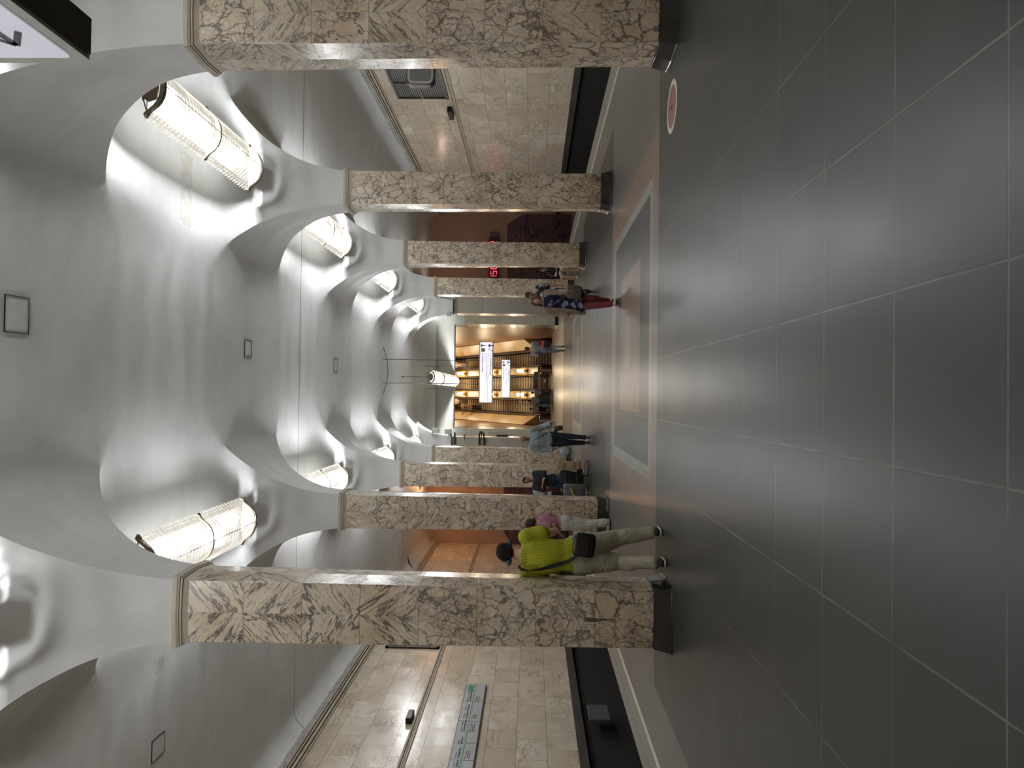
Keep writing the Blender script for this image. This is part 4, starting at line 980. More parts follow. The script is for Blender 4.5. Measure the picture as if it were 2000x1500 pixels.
def person(name_label, loc, face, P, skin=None, top=None, legs=None, shoes=None, hair=None, vox=.012, wr=.004, height=None, cat='person', group=None, fine=False):
    """face = heading angle; returns the root Empty. top/legs/... = dict(kind, mat)"""
    s = P.s; J = {k: v * s for k, v in P.J.items()}; skin = skin or M_SKIN; fm = P.f
    root = empty('person', loc, face, name_label, cat, group)
    yw, pt = P.look
    up = (J['neck'] - J['pelvis']).normalized()
    H = rotz(yw) @ Matrix.Rotation(pt, 3, 'X')           # head orientation
    hc = J['head']
    def hp(x, y, z): return hc + H @ V((x*s, y*s, z*s))
    sh_mid = (J['shR'] + J['shL'])/2; yaw_t = math.atan2((J['shR'] - J['shL']).y, (J['shR'] - J['shL']).x); yaw_p = math.atan2((J['hiR'] - J['hiL']).y, (J['hiR'] - J['hiL']).x)
    def torso(e=0, zlo=-.06, belly=0):
        wsh = (J['shR'] - J['shL']).length / 2
        k = .9 if fm else 1.0; pel = J['pelvis']; wai = J['waist']; che = J['chest']
        return loft([(pel + V((0, 0, zlo*s)), (.125*s + e), (.095*s + e), yaw_p), (pel + V((0, 0, .02*s)), (.165*s + e), (.115*s + e), yaw_p), (wai, (.140*k*s + e), (.10*s + e + belly*.6), yaw_p*.6 + yaw_t*.4),
                     (che, (.165*k*s + e), (.122*s + e + belly*.3), yaw_t), (sh_mid + (che - sh_mid)*.35, (wsh*.86 + e), (.11*s + e), yaw_t), (sh_mid + V((0, 0, .0*s)), (wsh*.78 + e), (.082*s + e), yaw_t), (sh_mid + (J['neck'] - sh_mid)*.75, (.085*s + e), (.065*s + e), yaw_t)])
    # ---- body: one continuous skin with head, ears, nose, hands, feet
    B = [torso(-.012)]
    B += [capsule(J['neck'] - up*.05*s, .060*s, hc + H @ V((0, -.01*s, -.07*s)), .050*s)]
    B += [ellip(hc + H @ V((0, -.012*s, .028*s)), (.076*s, .094*s, .088*s), H), ellip(hc + H @ V((0, .02*s, -.045*s)), (.056*s, .066*s, .066*s), H), ellip(hc + H @ V((0, .055*s, -.082*s)), (.030*s, .026*s, .022*s), H)]
    B += [capsule(hp(0, .084, .012), .009*s, hp(0, .104, -.026), .0135*s, 8), capsule(hp(-.03, .077, .028), .012*s, hp(.03, .077, .028), .012*s, 8)]
    for q in (-1, 1): B += [ellip(hc + H @ V((q*.078*s, -.002*s, -.004*s)), (.010*s, .020*s, .032*s), H), ellip(hc + H @ V((q*.036*s, .055*s, -.02*s)), (.024*s, .024*s, .024*s), H)]
    for q, a in ((1, 'R'), (-1, 'L')):
        sh, el, wr_ = J['sh'+a], J['el'+a], J['wr'+a]
        m1 = sh.lerp(el, .45)
        B += [capsule(sh + V((-q*.01*s, 0, -.005*s)), .050*s, m1, .046*s), capsule(m1, .046*s, el, .037*s), capsule(el, .038*s, el.lerp(wr_, .35), .038*s), capsule(el.lerp(wr_, .35), .038*s, wr_, .025*s)]
        d = (wr_ - el).normalized(); pn = V((-q, 0, 0)) if abs(d.z) > .6 else V((0, 0, -1))
        B += hand_shapes(wr_, d, pn, q if abs(d.z) > .6 else 1, s, P.handR if q > 0 else P.handL, fine)
        hi, kn, an = J['hi'+a], J['kn'+a], J['an'+a]
        B += [capsule(hi, .086*s, hi.lerp(kn, .5), .072*s), capsule(hi.lerp(kn, .5), .072*s, kn, .052*s), capsule(kn, .052*s, kn.lerp(an, .35), .054*s), capsule(kn.lerp(an, .35), .053*s, an, .035*s)]
        fd = rotz(P.toeR if q > 0 else P.toeL) @ V((0, 1, 0)); lift = an.z - .075*s
        B += [capsule(an + V((0, 0, -.045*s)) - fd*.02*s, .032*s, an + V((0, 0, -.05*s)) + fd*.13*s, .024*s, 10, (1.3, .8), V((1, 0, 0)))]
    fuse('body', B, skin, root, min(vox, .008 if fine else vox), 0)
    # ---- eyes, lips, brows
    if not P.J.get('noface'):
        e = MB()
        for q in (-1, 1): e.rings(ellip(hp(q*.031, .0735, .006), (.0135*s, .010*s, .0075*s), H, 10))
        each(e, 'eye', plain('eye_white', (.45, .42, .40), .3), root, smooth=True)
        e = MB()
        for q in (-1, 1): e.rings(ellip(hp(q*.031, .0815, .006), (.0065*s, .004*s, .0065*s), H, 8))
        for q in (-1, 1): e.rings(capsule(hp(q*.018, .090, .030), .004*s, hp(q*.046, .080, .030), .003*s, 6))
        e.build('irises_and_brows', plain('dark_brown_hair', (.035, .022, .016), .6), root, smooth=True)
        MB().rings(capsule(hp(-.018, .087, -.052), .0055*s, hp(.018, .087, -.052), .0055*s, 8, (1, 1.1))).build('lips', plain('lip_red', (.36, .13, .11), .5), root, smooth=True)
    # ---- hair
    if hair:
        k = hair['kind']; h = [ellip(hc + H @ V((0, -.025*s, .045*s)), (.086*s, .099*s, .090*s), H)]
        if k in ('short', 'messy'): h += [ellip(hc + H @ V((0, -.065*s, -.005*s)), (.072*s, .055*s, .075*s), H)]
        if k == 'messy': h += [ellip(hc + H @ V((.03*s, -.055*s, .05*s)), (.075*s, .07*s, .075*s), H), ellip(hc + H @ V((0, -.045*s, .03*s)), (.092*s, .094*s, .085*s), H), ellip(hc + H @ V((.0, .045*s, .085*s)), (.068*s, .05*s, .035*s), H)]
        if k == 'bob':
            h += [ellip(hc + H @ V((0, -.05*s, -.03*s)), (.088*s, .065*s, .10*s), H)]
            for q in (-1, 1): h += [capsule(hp(q*.072, .01, .04), .028*s, hp(q*.082, -.0, -.085), .026*s), capsule(hp(q*.04, .055, .095), .026*s, hp(q*.075, .035, .01), .018*s)]
        if k == 'long':
            h += [capsule(hp(0, -.06, .0), .075*s, hp(.0, -.085, -.22), .06*s), capsule(hp(.07, .0, .03), .03*s, hp(.08, .03, -.26), .028*s), capsule(hp(-.07, .0, .03), .03*s, hp(-.08, .03, -.26), .028*s)]
        if k == 'bun': h += [ellip(hc + H @ V((0, -.12*s, .03*s)), (.04*s, .04*s, .04*s), H), ellip(hc + H @ V((0, -.06*s, .0)), (.076*s, .055*s, .07*s), H)]
        if k == 'curly': h += [ellip(hc + H @ V((0, -.04*s, .02*s)), (.105*s, .11*s, .11*s), H), ellip(hc + H @ V((0, -.07*s, -.05*s)), (.08*s, .06*s, .06*s), H), ellip(hc + H @ V((0, .05*s, .085*s)), (.06*s, .045*s, .035*s), H)]
        if k == 'bald': h = [ellip(hc + H @ V((0, -.055*s, .0*s)), (.081*s, .058*s, .06*s), H)]
        # carve the face free: keep it behind the brow line by shifting is enough at this distance
        fuse('hair', h, hair['mat'], root, vox*.8, .006 if k in ('messy', 'curly', 'bob', 'long') else .003, (40, 40, 30), 2)
    if hair and hair.get('cap'):
        fuse('cap', [ellip(hc + H @ V((0, -.015*s, .065*s)), (.09*s, .105*s, .075*s), H), capsule(hp(0, .07, .065), .05*s, hp(0, .13, .055), .045*s, 12, (1.3, .16), H @ V((1, 0, 0)))], hair['cap'], root, vox*.8)
    # ---- upper garment
    if top:
        e = top.get('ease', .014) * s; T = [torso(e, top.get('hem', -.06), top.get('belly', 0) * s)]; sl = top.get('sleeve', .5)
        for q, a in ((1, 'R'), (-1, 'L')):
            sh, el, wr_ = J['sh'+a], J['el'+a], J['wr'+a]; r = .058*s + e
            T += [capsule(sh + V((-q*.03*s, 0, -.01*s)), .052*s + e, sh, r, 14)]
            if sl <= .6:
                if sl > 0: T += [capsule(sh, r, sh.lerp(el, sl*1.5), r*.98, 14)]
            else: T += [capsule(sh, r, el, .046*s + e, 14), capsule(el, .046*s + e, el.lerp(wr_, .92 if sl > .8 else .3), .032*s + e, 12)]
        if top.get('skirt'):
            pel = J['pelvis']; L = top['skirt']*s; fl = top.get('flare', .05)*s
            T += [loft([(pel + V((0, 0, .05*s)), .16*s + e, .115*s + e, yaw_p), (pel + V((0, 0, -L*.5)), .175*s + e + fl*.5, .13*s + e + fl*.4, yaw_p), (pel + V((0, 0, -L)), .18*s + e + fl, .14*s + e + fl*.8, yaw_p)])]
        fuse(top.get('name', 'shirt'), T, top['mat'], root, vox, wr, (7, 7, 4), 3)
    if legs:
        e = legs.get('ease', .012) * s; T = []; to = legs.get('to', .93); nm = legs.get('name', 'trousers')
        T += [loft([(J['pelvis'] + V((0, 0, -.12*s)), .10*s + e, .085*s + e, yaw_p), (J['pelvis'] + V((0, 0, -.03*s)), .168*s + e, .118*s + e, yaw_p), (J['pelvis'] + V((0, 0, .09*s)), .148*s + e + legs.get('hip', 0)*.5, .105*s + e, yaw_p)])]
        for q, a in ((1, 'R'), (-1, 'L')):
            hi, kn, an = J['hi'+a], J['kn'+a], J['an'+a]
            if to <= .5:
                T += [capsule(hi, .092*s + e, hi.lerp(kn, to*2), .080*s + e, 14)]
            else:
                fl = legs.get('flare', .0)*s
                hx_ = legs.get('hip', 0)*s; T += [capsule(hi, .092*s + e + hx_, hi.lerp(kn, .5), .078*s + e + hx_*.6, 14), capsule(hi.lerp(kn, .5), .078*s + e + hx_*.6, kn, .060*s + e, 14), capsule(kn, .060*s + e, kn.lerp(an, to), .044*s + e + fl, 14)]
        fuse(nm, T, legs['mat'], root, vox, wr*1.2, (8, 8, 6), 3)
    if shoes:
        U = []; So = []
        for q, a in ((1, 'R'), (-1, 'L')):
            an = J['an'+a]; fd = rotz(P.toeR if q > 0 else P.toeL) @ V((0, 1, 0)); sd = rotz(P.toeR if q > 0 else P.toeL) @ V((1, 0, 0))
            z = an.z
            for lst, zz_, r0, r1, fl in ((U, -.04*s, .040*s, .032*s, (1.05, .95)), ):
                lst.append(capsule(an + V((0, 0, zz_)) - fd*.03*s, r0, an + V((0, 0, zz_ - .008*s)) + fd*.145*s, r1, 12, fl, sd))
            U.append(capsule(an + V((0, 0, -.03*s)), .042*s, an + V((0, 0, .0)), .040*s, 12))
            So.append(capsule(an + V((0, 0, -.072*s)) - fd*.035*s, .040*s, an + V((0, 0, -.072*s)) + fd*.15*s, .036*s, 12, (1.12, .42), sd))
        sh_ = fuse('shoes', U, shoes['mat'], root, min(vox, .012), 0, smooth=2)
        if shoes.get('sole'): fuse('soles', So, shoes['sole'], root, min(vox, .010), 0, smooth=1)
    root['s'] = 0.0; del root['s']
    return root, J, hp
def strap(parent, pts, wd, th, mat, name='strap'):
    """flat band following pts"""
    pts = [V(p) for p in pts]; R = []
    c = sum(pts, V()) / len(pts)
    for i, p in enumerate(pts):
        t = (pts[min(i+1, len(pts)-1)] - pts[max(i-1, 0)]).normalized(); n_ = V((p.x - c.x, p.y - c.y, 0)); n_ = (n_ - t*n_.dot(t)); n_ = n_.normalized() if n_.length > 1e-5 else V((0, 1, 0)); s_ = t.cross(n_)
        R.append([p + s_*wd/2, p + s_*wd/2 + n_*th, p - s_*wd/2 + n_*th, p - s_*wd/2])
    return MB().rings(R).build(name, mat, parent)
def rbox(b, c, h, r=.3, rot=None, n=5):
    """soft box: superellipsoid"""
    m_ = rot if rot is not None else Matrix.Identity(3); R = []
    def sp(v, e): return math.copysign(abs(v)**e, v)
    for k in range(13):
        a = math.radians(-90 + 180*k/12); R.append([V(c) + m_ @ V((sp(math.cos(a), r)*sp(math.cos(t), r)*h[0], sp(math.cos(a), r)*sp(math.sin(t), r)*h[1], sp(math.sin(a), r)*h[2])) for t in [2*math.pi*j/28 for j in range(28)]])
    b.rings(R); return b

H_BLK = plain('black_hair', (.010, .008, .007), .75, var=.3, scale=40, spec=.2); H_BRN = plain('brown_hair', (.035, .020, .013), .7, var=.35, scale=40); H_BLND = plain('light_brown_hair', (.16, .095, .045), .6, var=.35, scale=40); H_GRY = plain('grey_hair', (.22, .21, .20), .6, var=.3, scale=40)
def cloth(name, c, dist=.011):
    m = NT(name, .85, .25); o = m.obj(); w_ = m.vmath('ADD', o, m.vmath('SCALE', m.noise(o, 4, 2, .5, 0, 'Color'), .25))
    a = m.noise(m.vmath('MULTIPLY', w_, (1.0, 1.0, 1.5)), 4.5, 2, .45, .5); r = m.math('SUBTRACT', 1, m.math('MULTIPLY', m.math('ABSOLUTE', m.math('SUBTRACT', a, .5)), 2))
    r = m.math('POWER', r, 3); n_ = m.noise(o, 9, 4)
    m.col(m.mix(m.rng(n_, .3, .7), tuple(x*.9 for x in c), tuple(min(1, x*1.08) for x in c))); m.bump(r, dist, .7); return m.mat
def knit(name, c, sc=140):
    m = NT(name, .8, .3); o = m.obj(); s_ = m.sep(o); rib = m.math('SINE', m.math('MULTIPLY', m.math('ADD', s_[0], m.math('MULTIPLY', s_[1], .6)), sc*2)); n_ = m.noise(o, 7, 4)
    m.col(m.mix(m.rng(m.math('ADD', n_, m.math('MULTIPLY', rib, .07)), .3, .7), tuple(x*.82 for x in c), tuple(x*1.1 for x in c))); m.bump(m.math('ADD', m.math('MULTIPLY', rib, .12), m.noise(m.vmath('MULTIPLY', o, (1, 1, 2.4)), 4.0, 2, .5, .6)), .018, .7); return m.mat
# 1 --- man in the lime shirt, walking away
Kp = 1.095
P = Pose(Kp); c0 = V((-1.865, 8.52, 0))
def L(x, y, z): return (V((x, y, z)) - c0) / Kp
P.set(head=L(-1.868, 8.59, 1.795), neck=L(-1.885, 8.50, 1.685), chest=L(-1.885, 8.50, 1.39), waist=L(-1.872, 8.51, 1.16), pelvis=L(-1.852, 8.53, 1.0),
      shR=L(-1.665, 8.52, 1.60), elR=L(-1.60, 8.60, 1.255), wrR=L(-1.70, 8.82, 1.34), shL=L(-2.05, 8.52, 1.585), elL=L(-2.07, 8.62, 1.235), wrL=L(-1.97, 8.84, 1.22),
      hiR=L(-1.775, 8.54, .97), knR=L(-1.69, 8.66, .52), anR=L(-1.605, 8.66, .10), hiL=L(-1.945, 8.53, .97), knL=L(-1.945, 8.55, .52), anL=L(-1.90, 8.36, .10))
P.look = (.28, -.42); P.toeR = .0; P.toeL = .05
M_LIME = knit('lime_rib_knit', (.42, .43, .03), 90); M_KHAKI = cloth('khaki_cotton', (.44, .41, .32))
M_BLEATHER = plain('black_leather', (.012, .011, .011), .25, var=.3, scale=12); M_BCLOTH = plain('black_cloth', (.016, .016, .018), .8, var=.3); M_RUBW = plain('off_white_rubber', (.50, .48, .42), .5)
g, J, hp = person('man in lime green knit shirt and khaki trousers walking away with black bag', c0, 0, P, M_SKIN, dict(mat=M_LIME, name='lime_shirt', sleeve=.36, ease=.030, hem=.085, belly=.0), dict(mat=M_KHAKI, ease=.030, to=.90, flare=-.004, hip=.022), dict(mat=M_BCLOTH, sole=M_RUBW), dict(kind='messy', mat=H_BLK), vox=.010, wr=.011, fine=True)
# headphones
b = MB(); hb = []
for i in range(13):
    a = math.pi * i / 12; hb.append(hp(.088*math.cos(a)*1.08, -.03, .005 + .135*math.sin(a)))
hpn = empty('headphones', (0, 0, 0)); COL.objects.unlink(hpn); COL.objects.link(hpn); hpn.parent = g
b.path(hb, .010, 8); b.build('headband', plain('dark_blue_plastic', (.02, .03, .07), .3), hpn, smooth=True)
b = MB()
for q in (-1, 1): b.rings(capsule(hp(q*.086, -.03, -.012), .034*Kp, hp(q*.108, -.03, -.012), .030*Kp, 14, (1, .8)))
each(b, 'ear_cup', plain('dark_blue_plastic', (.02, .03, .07), .3), hpn, smooth=True)
# bag strap over the left shoulder blade down to the bag on the right hip
def Lw(x, y, z): return V((x, y, z)) - c0
strap(g, [Lw(-2.00, 8.53, 1.68), Lw(-2.02, 8.42, 1.64), Lw(-2.02, 8.365, 1.56), Lw(-1.99, 8.335, 1.42), Lw(-1.945, 8.335, 1.26), Lw(-1.90, 8.33, 1.12), Lw(-1.83, 8.31, 1.02)], .046, .006, M_BCLOTH, 'bag_strap')
b = MB(); rbox(b, Lw(-1.70, 8.30, .94), (.135, .045, .125), .35, Matrix.Rotation(.10, 3, 'Y')); bag = b.build('shoulder_bag', M_BLEATHER, g, smooth=True)
b = MB(); rbox(b, Lw(-1.695, 8.255, .96), (.12, .008, .085), .3, Matrix.Rotation(.10, 3, 'Y')); b.build('bag_flap', M_BLEATHER, bag, smooth=True)
b = MB(); 
for i in range(5): b.lathe([(.008, 0), (.008, .006), (0, .008)], Lw(-1.765 + i*.03, 8.25, 1.03), 8)
each(b, 'bag_stud', M_STEEL, bag)
b = MB(); rbox(b, V(J['wrR']) + V((.0, .10, .03)), (.037, .006, .075), .2, Matrix.Rotation(-.5, 3, 'X')); b.build('phone', M_BLEATHER, g)
# 2 --- girl in pink
c0 = V((-2.50, 14.25, 0)); Kp = .95
P = Pose(Kp, True)
P.set(head=(.0, .06, 1.60), neck=(.0, -.01, 1.47), waist=(0, .02, 1.06), pelvis=(0, -.02, .92), elR=(.20, -.09, 1.15), wrR=(.13, .12, 1.02), elL=(-.20, -.05, 1.15), wrL=(-.10, .17, 1.03), knR=(.09, .03, .49), anR=(.11, .05, .085), knL=(-.09, 0, .49), anL=(-.09, -.08, .085))
P.look = (0, -.35)
M_PINKT = cloth('pink_cotton', (.42, .20, .28)); M_WTRO = cloth('white_cotton', (.52, .52, .48))
person('girl in pink t-shirt and white trousers standing with head bent, dark curly hair', c0, math.radians(75), P, M_SKIN, dict(mat=M_PINKT, sleeve=.42, ease=.02, name='pink_shirt'), dict(mat=M_WTRO, ease=.026, flare=.012, to=.93), dict(mat=M_RUBW, sole=M_BCLOTH), dict(kind='curly', mat=H_BRN), vox=.012, wr=.006)
# 3 --- woman in the flowered dress, walking towards the camera
c0 = V((1.74, 13.62, 0)); Kp = .92
P = Pose(Kp, True); P.set(elR=(.235, -.06, 1.16), wrR=(.30, .05, .94), elL=(-.20, -.0, 1.15), wrL=(-.20, .16, 1.0), knR=(.08, .10, .50), anR=(.05, .16, .10), knL=(-.08, .0, .50), anL=(-.05, -.22, .13), head=(0, .03, 1.625))
m = NT('navy_flower_print', .8, .3); _o = m.obj(); _d = m.voro(m.vmath('ADD', _o, m.vmath('SCALE', m.noise(_o, 14, 3, .6, 0, 'Color'), .06)), 9, 'F1'); _r = m.math('PINGPONG', _d, .035)
m.col(m.mix(m.math('MULTIPLY', m.rng(_d, .42, .36), m.rng(_r, .008, .016)), (.010, .012, .035), (.30, .34, .50))); M_FLOW = m.mat
M_BEIGE = cloth('beige_knit', (.30, .225, .18)); M_MAROON = cloth('maroon_cotton', (.20, .05, .06))
g, J, hp = person('woman in navy flowered tunic, beige cardigan and maroon trousers walking this way', c0, math.pi, P, M_SKIN, dict(mat=M_FLOW, sleeve=0, ease=.02, skirt=.27, flare=.03, name='flowered_tunic'), dict(mat=M_MAROON, ease=.014, to=.93, flare=.004), dict(mat=plain('beige_shoe', (.45, .38, .28), .6), sole=M_BCLOTH), dict(kind='bob', mat=H_BLND), vox=.011, wr=.006)
T = []
for q, a in ((1, 'R'), (-1, 'L')):
    sh, el, wr_ = J['sh'+a], J['el'+a], J['wr'+a]
    T += [capsule(sh + V((-q*.03, 0, .0)), .062, sh, .072, 14), capsule(sh, .072, el, .062, 14), capsule(el, .062, el.lerp(wr_, .8), .050, 14)]
    T += [loft([(V((q*.185, -.03, .56)), .035, .10, q*.3), (V((q*.180, -.03, .80)), .04, .115, q*.25), (V((q*.155, -.02, 1.05)), .04, .11, q*.25), (V((q*.135, -.02, 1.30)), .05, .10, q*.3)], 14)]
T += [loft([(V((0, -.125, .60)), .17, .02, 0), (V((0, -.135, 1.0)), .15, .022, 0), (V((0, -.115, 1.3)), .13, .03, 0)], 14)]
fuse('cardigan', T, M_BEIGE, g, .012, .006, (8, 8, 5), 3)
M_TAUPE = plain('taupe_leather', (.085, .07, .05), .5, var=.25)
b = MB(); rbox(b, (-.16, .17, .80), (.13, .06, .15), .45, Matrix.Rotation(-.15, 3, 'Y')); hbag = b.build('handbag', M_TAUPE, g, smooth=True)
strap(hbag, [(.13, .0, 1.34), (.10, .13, 1.25), (.02, .155, 1.10), (-.06, .17, 1.0), (-.12, .18, .93)], .028, .006, M_TAUPE, 'bag_strap')
# 4 --- man with the cap behind her
c0 = V((2.60, 19.0, 0)); Kp = 1.0
P = Pose(Kp); M_JERSEY = NT('black_white_jersey', .8); _o = M_JERSEY.obj(); _n = M_JERSEY.noise(_o, 7, 3, .7); M_JERSEY.col(M_JERSEY.mix(M_JERSEY.rng(_n, .53, .56), (.02, .02, .025), (.5, .5, .52))); M_JERSEY = M_JERSEY.mat
person('young man in dark cap and black and white jersey behind the flowered tunic woman', c0, math.radians(172), P.set(wrR=(.2, .1, .95)), M_SKIN2, dict(mat=M_JERSEY, sleeve=.5, ease=.025, name='jersey'), dict(mat=M_BCLOTH, ease=.015), dict(mat=M_BCLOTH), dict(kind='short', mat=H_BLK, cap=plain('dark_cap', (.02, .02, .03), .8)), vox=.016, wr=.005)
# 5 --- older man in pale blue
c0 = V((-1.21, 19.75, 0)); Kp = 1.085
P = Pose(Kp); P.set(elR=(.27, -.02, 1.16), wrR=(.24, .05, .90), elL=(-.30, -.06, 1.17), wrL=(-.40, .10, .97), knR=(.08, .02, .50), anR=(.07, -.05, .09), knL=(-.08, .08, .50), anL=(-.06, .12, .09))
M_PBLUE = cloth('pale_blue_cotton', (.30, .36, .38)); M_NAVY = plain('navy_cotton', (.012, .016, .035), .8)
g, J, hp = person('older balding man in pale blue sweatshirt and navy trousers walking this way with bags', c0, math.pi + .06, P, M_SKIN2, dict(mat=M_PBLUE, sleeve=1, ease=.035, hem=-.03, belly=.03, name='sweatshirt'), dict(mat=M_NAVY, ease=.012), dict(mat=plain('red_brown_shoe', (.13, .03, .025), .5), sole=M_BCLOTH), dict(kind='bald', mat=H_GRY), vox=.014, wr=.012)
b = MB(); rbox(b, (-.30, -.02, .84), (.07, .15, .13), .4, Matrix.Rotation(.2, 3, 'Y')); sb = b.build('shoulder_bag', plain('brown_leather', (.05, .033, .018), .4), g, smooth=True)
strap(sb, [(.10, .05, 1.58), (.02, .165, 1.45), (-.10, .19, 1.28), (-.19, .17, 1.12), (-.25, .12, .98)], .03, .006, M_BLEATHER, 'bag_strap')
b = MB(); rbox(b, (.30, .12, .66), (.12, .07, .14), .75); rbox(b, (.29, .12, .82), (.03, .03, .06), .8); b.build('plastic_bag', plain('milky_plastic', (.42, .46, .54), .3, var=.15, scale=14, bump=.01), g, smooth=True)
# 6 --- man in the plaid shirt
c0 = V((2.22, 35.3, 0)); Kp = 1.10
P = Pose(Kp); P.set(elR=(.24, -.0, 1.15), wrR=(.20, .12, 1.0), elL=(-.30, -.06, 1.18), wrL=(-.22, .14, 1.02), anR=(.10, -.14, .10), knR=(.09, .02, .5), anL=(-.07, .08, .09), shR=(.22, 0, 1.41), shL=(-.22, 0, 1.41))
m = NT('grey_plaid', .8); _o = m.obj(); _s = m.sep(_o); _a = m.math('GREATER_THAN', m.math('FRACT', m.math('MULTIPLY', _s[0], 16)), .72); _b = m.math('GREATER_THAN', m.math('FRACT', m.math('MULTIPLY', _s[2], 16)), .72)
m.col(m.mix(m.math('MAXIMUM', _a, _b), (.36, .36, .35), (.10, .11, .13))); M_PLAID = m.mat; M_GJ = plain('grey_jeans', (.20, .215, .23), .8, var=.12)
g, J, hp = person('man in grey plaid shirt and grey jeans walking towards the escalators', c0, 0, P, M_SKIN, dict(mat=M_PLAID, sleeve=1, ease=.03, hem=-.12, name='plaid_shirt'), dict(mat=M_GJ, ease=.012), dict(mat=M_BCLOTH, sole=M_RUBW), dict(kind='short', mat=H_BRN), vox=.018, wr=.008)
b = MB(); rbox(b, (.24, -.06, .90), (.17, .12, .19), .45); bb = b.build('sports_bag', M_BCLOTH, g, smooth=True)
b = MB(); rbox(b, (.22, -.08, 1.04), (.175, .125, .07), .4); b.build('red_pocket', plain('red_nylon', (.55, .04, .025), .5), bb, smooth=True)
strap(bb, [(.20, .0, 1.52), (.22, -.12, 1.40), (.25, -.14, 1.25), (.26, -.12, 1.08)], .04, .008, plain('red_strap', (.35, .08, .05), .6), 'bag_strap')
# 7 --- traveller with folded arms, leaning
c0 = V((-2.44, 20.7, 0)); Kp = 1.02
P = Pose(Kp); P.set(head=(0, .03, 1.635), elR=(.24, .08, 1.19), wrR=(-.02, .20, 1.17), elL=(-.24, .08, 1.16), wrL=(.04, .23, 1.20), knR=(.13, .12, .50), anR=(.16, .30, .09), knL=(-.05, .14, .50), anL=(.02, .34, .09), pelvis=(0, .02, .93))
M_DGREEN = plain('dark_green_cloth', (.014, .022, .020), .8); M_DENIM = plain('dark_denim', (.014, .026, .060), .8, var=.25)
person('dark haired man in dark green jacket and jeans standing with folded arms behind the luggage', c0, math.radians(172), P, M_SKIN2, dict(mat=M_DGREEN, sleeve=.7, ease=.03, hem=-.04, name='jacket'), dict(mat=M_DENIM, ease=.02), dict(mat=M_BCLOTH), dict(kind='short', mat=H_BLK), vox=.014, wr=.010)
# 8 --- person in white behind him
c0 = V((-2.98, 21.2, 0)); P = Pose(1.0, True); P.set(head=(0, .06, 1.60), elR=(.22, .0, 1.15), wrR=(.14, .2, 1.22), elL=(-.2, .0, 1.15), wrL=(-.1, .2, 1.2)); P.look = (0, -.3)
person('person in white t-shirt and black trousers half hidden by the second left column', c0, math.radians(150), P, M_SKIN, dict(mat=plain('white_tee', (.55, .56, .60), .8), sleeve=.5, ease=.025, name='white_shirt'), dict(mat=M_BCLOTH, ease=.016), dict(mat=M_BCLOTH), dict(kind='bob', mat=H_BRN), vox=.016, wr=.005)
# luggage
sc = empty('suitcase', (-2.64, 19.80, 0), math.radians(172), 'grey suitcase with yellow zips and straps standing by the folded-arms man', 'suitcase')
M_GREYN = plain('grey_nylon', (.15, .16, .175), .6, var=.15); M_YEL = plain('yellow_strap', (.75, .55, .02), .5)
b = MB(); rbox(b, (0, 0, .37), (.23, .13, .30), .22); b.build('case_body', M_GREYN, sc, smooth=True)
b = MB(); rbox(b, (0, .12, .30), (.18, .035, .17), .25); b.build('front_pocket', plain('darker_grey_nylon', (.10, .11, .12), .6), sc, smooth=True)
b = MB(); b.path([(-.15, .16, .47), (-.05, .168, .44), (.06, .166, .38), (.15, .158, .28)], .018, 8); b.path([(-.225, .06, .10), (-.225, .06, .64)], .009, 6); b.path([(.225, .06, .10), (.225, .06, .64), (-.225, .06, .66)], .009, 6); b.build('yellow_strap', M_YEL, sc)
b = MB()
for x in (-.17, .17):
    for y in (-.09, .09): b.rings([[(x + d, y + .04*math.cos(a), .04 + .04*math.sin(a)) for a in [j*math.pi/6 for j in range(12)]] for d in (-.015, .015)])
each(b, 'wheel', M_RUBBER, sc); b = MB(); b.box(-.19, .19, -.11, .11, .06, .085); b.build('base_plate', M_YEL, sc)
b = MB(); b.path([(-.08, 0, .66), (-.08, 0, .70), (.08, 0, .70), (.08, 0, .66)], .012, 6); b.build('handle', M_RUBBER, sc)
bp = empty('backpack', (-2.27, 20.0, 0), .2, 'large black rucksack on a folding luggage trolley left of the suitcase', 'backpack')
b = MB(); rbox(b, (.0, .0, .46), (.17, .14, .34), .5, Matrix.Rotation(.22, 3, 'Y')); b.build('pack', M_BCLOTH, bp, smooth=True)
b = MB()
for z in (.3, .45, .6): b.path([(-.15, -.145, z), (0, -.16, z + .01), (.15, -.145, z)], .012, 6)
each(b, 'compression_strap', M_RUBBER, bp)
tr = empty('luggage_trolley', (-2.0, 20.05, 0), .15, 'folding luggage trolley loaded with tan cardboard parcels beside the rucksack', 'trolley')
b = MB(); b.path([(-.16, .2, .06), (-.16, .2, .9), (.16, .2, .9), (.16, .2, .06)], .014, 8); b.box(-.2, .2, -.15, .22, .05, .075); b.build('frame', M_STEEL, tr)
b = MB()
for x in (-.2, .2): b.rings([[(x + d, .2 + .07*math.cos(a), .07 + .07*math.sin(a)) for a in [j*math.pi/8 for j in range(16)]] for d in (-.015, .015)])
each(b, 'wheel', M_RUBBER, tr)
M_CARD = plain('tan_cardboard', (.42, .31, .20), .7, var=.12)
for k, (z0, z1, w_, off) in enumerate(((.085, .20, .12, .10), (.215, .36, .12, .09), (.37, .62, .11, .07), (.63, .86, .10, .06))):
    b = MB(); rbox(b, (0, 0, (z1 - z0)/2), (w_, .13, (z1 - z0)/2), .2, Matrix.Rotation(.0, 3, 'Y')); o = b.build('parcel', M_CARD, None, smooth=True); o.location = (-2.0 + off, 19.98, z0)
    tag(o, 'tan wrapped parcel on the luggage trolley, %s of four' % ['bottom', 'second from bottom', 'third from bottom', 'top'][k], 'parcel', 'parcels on the trolley')
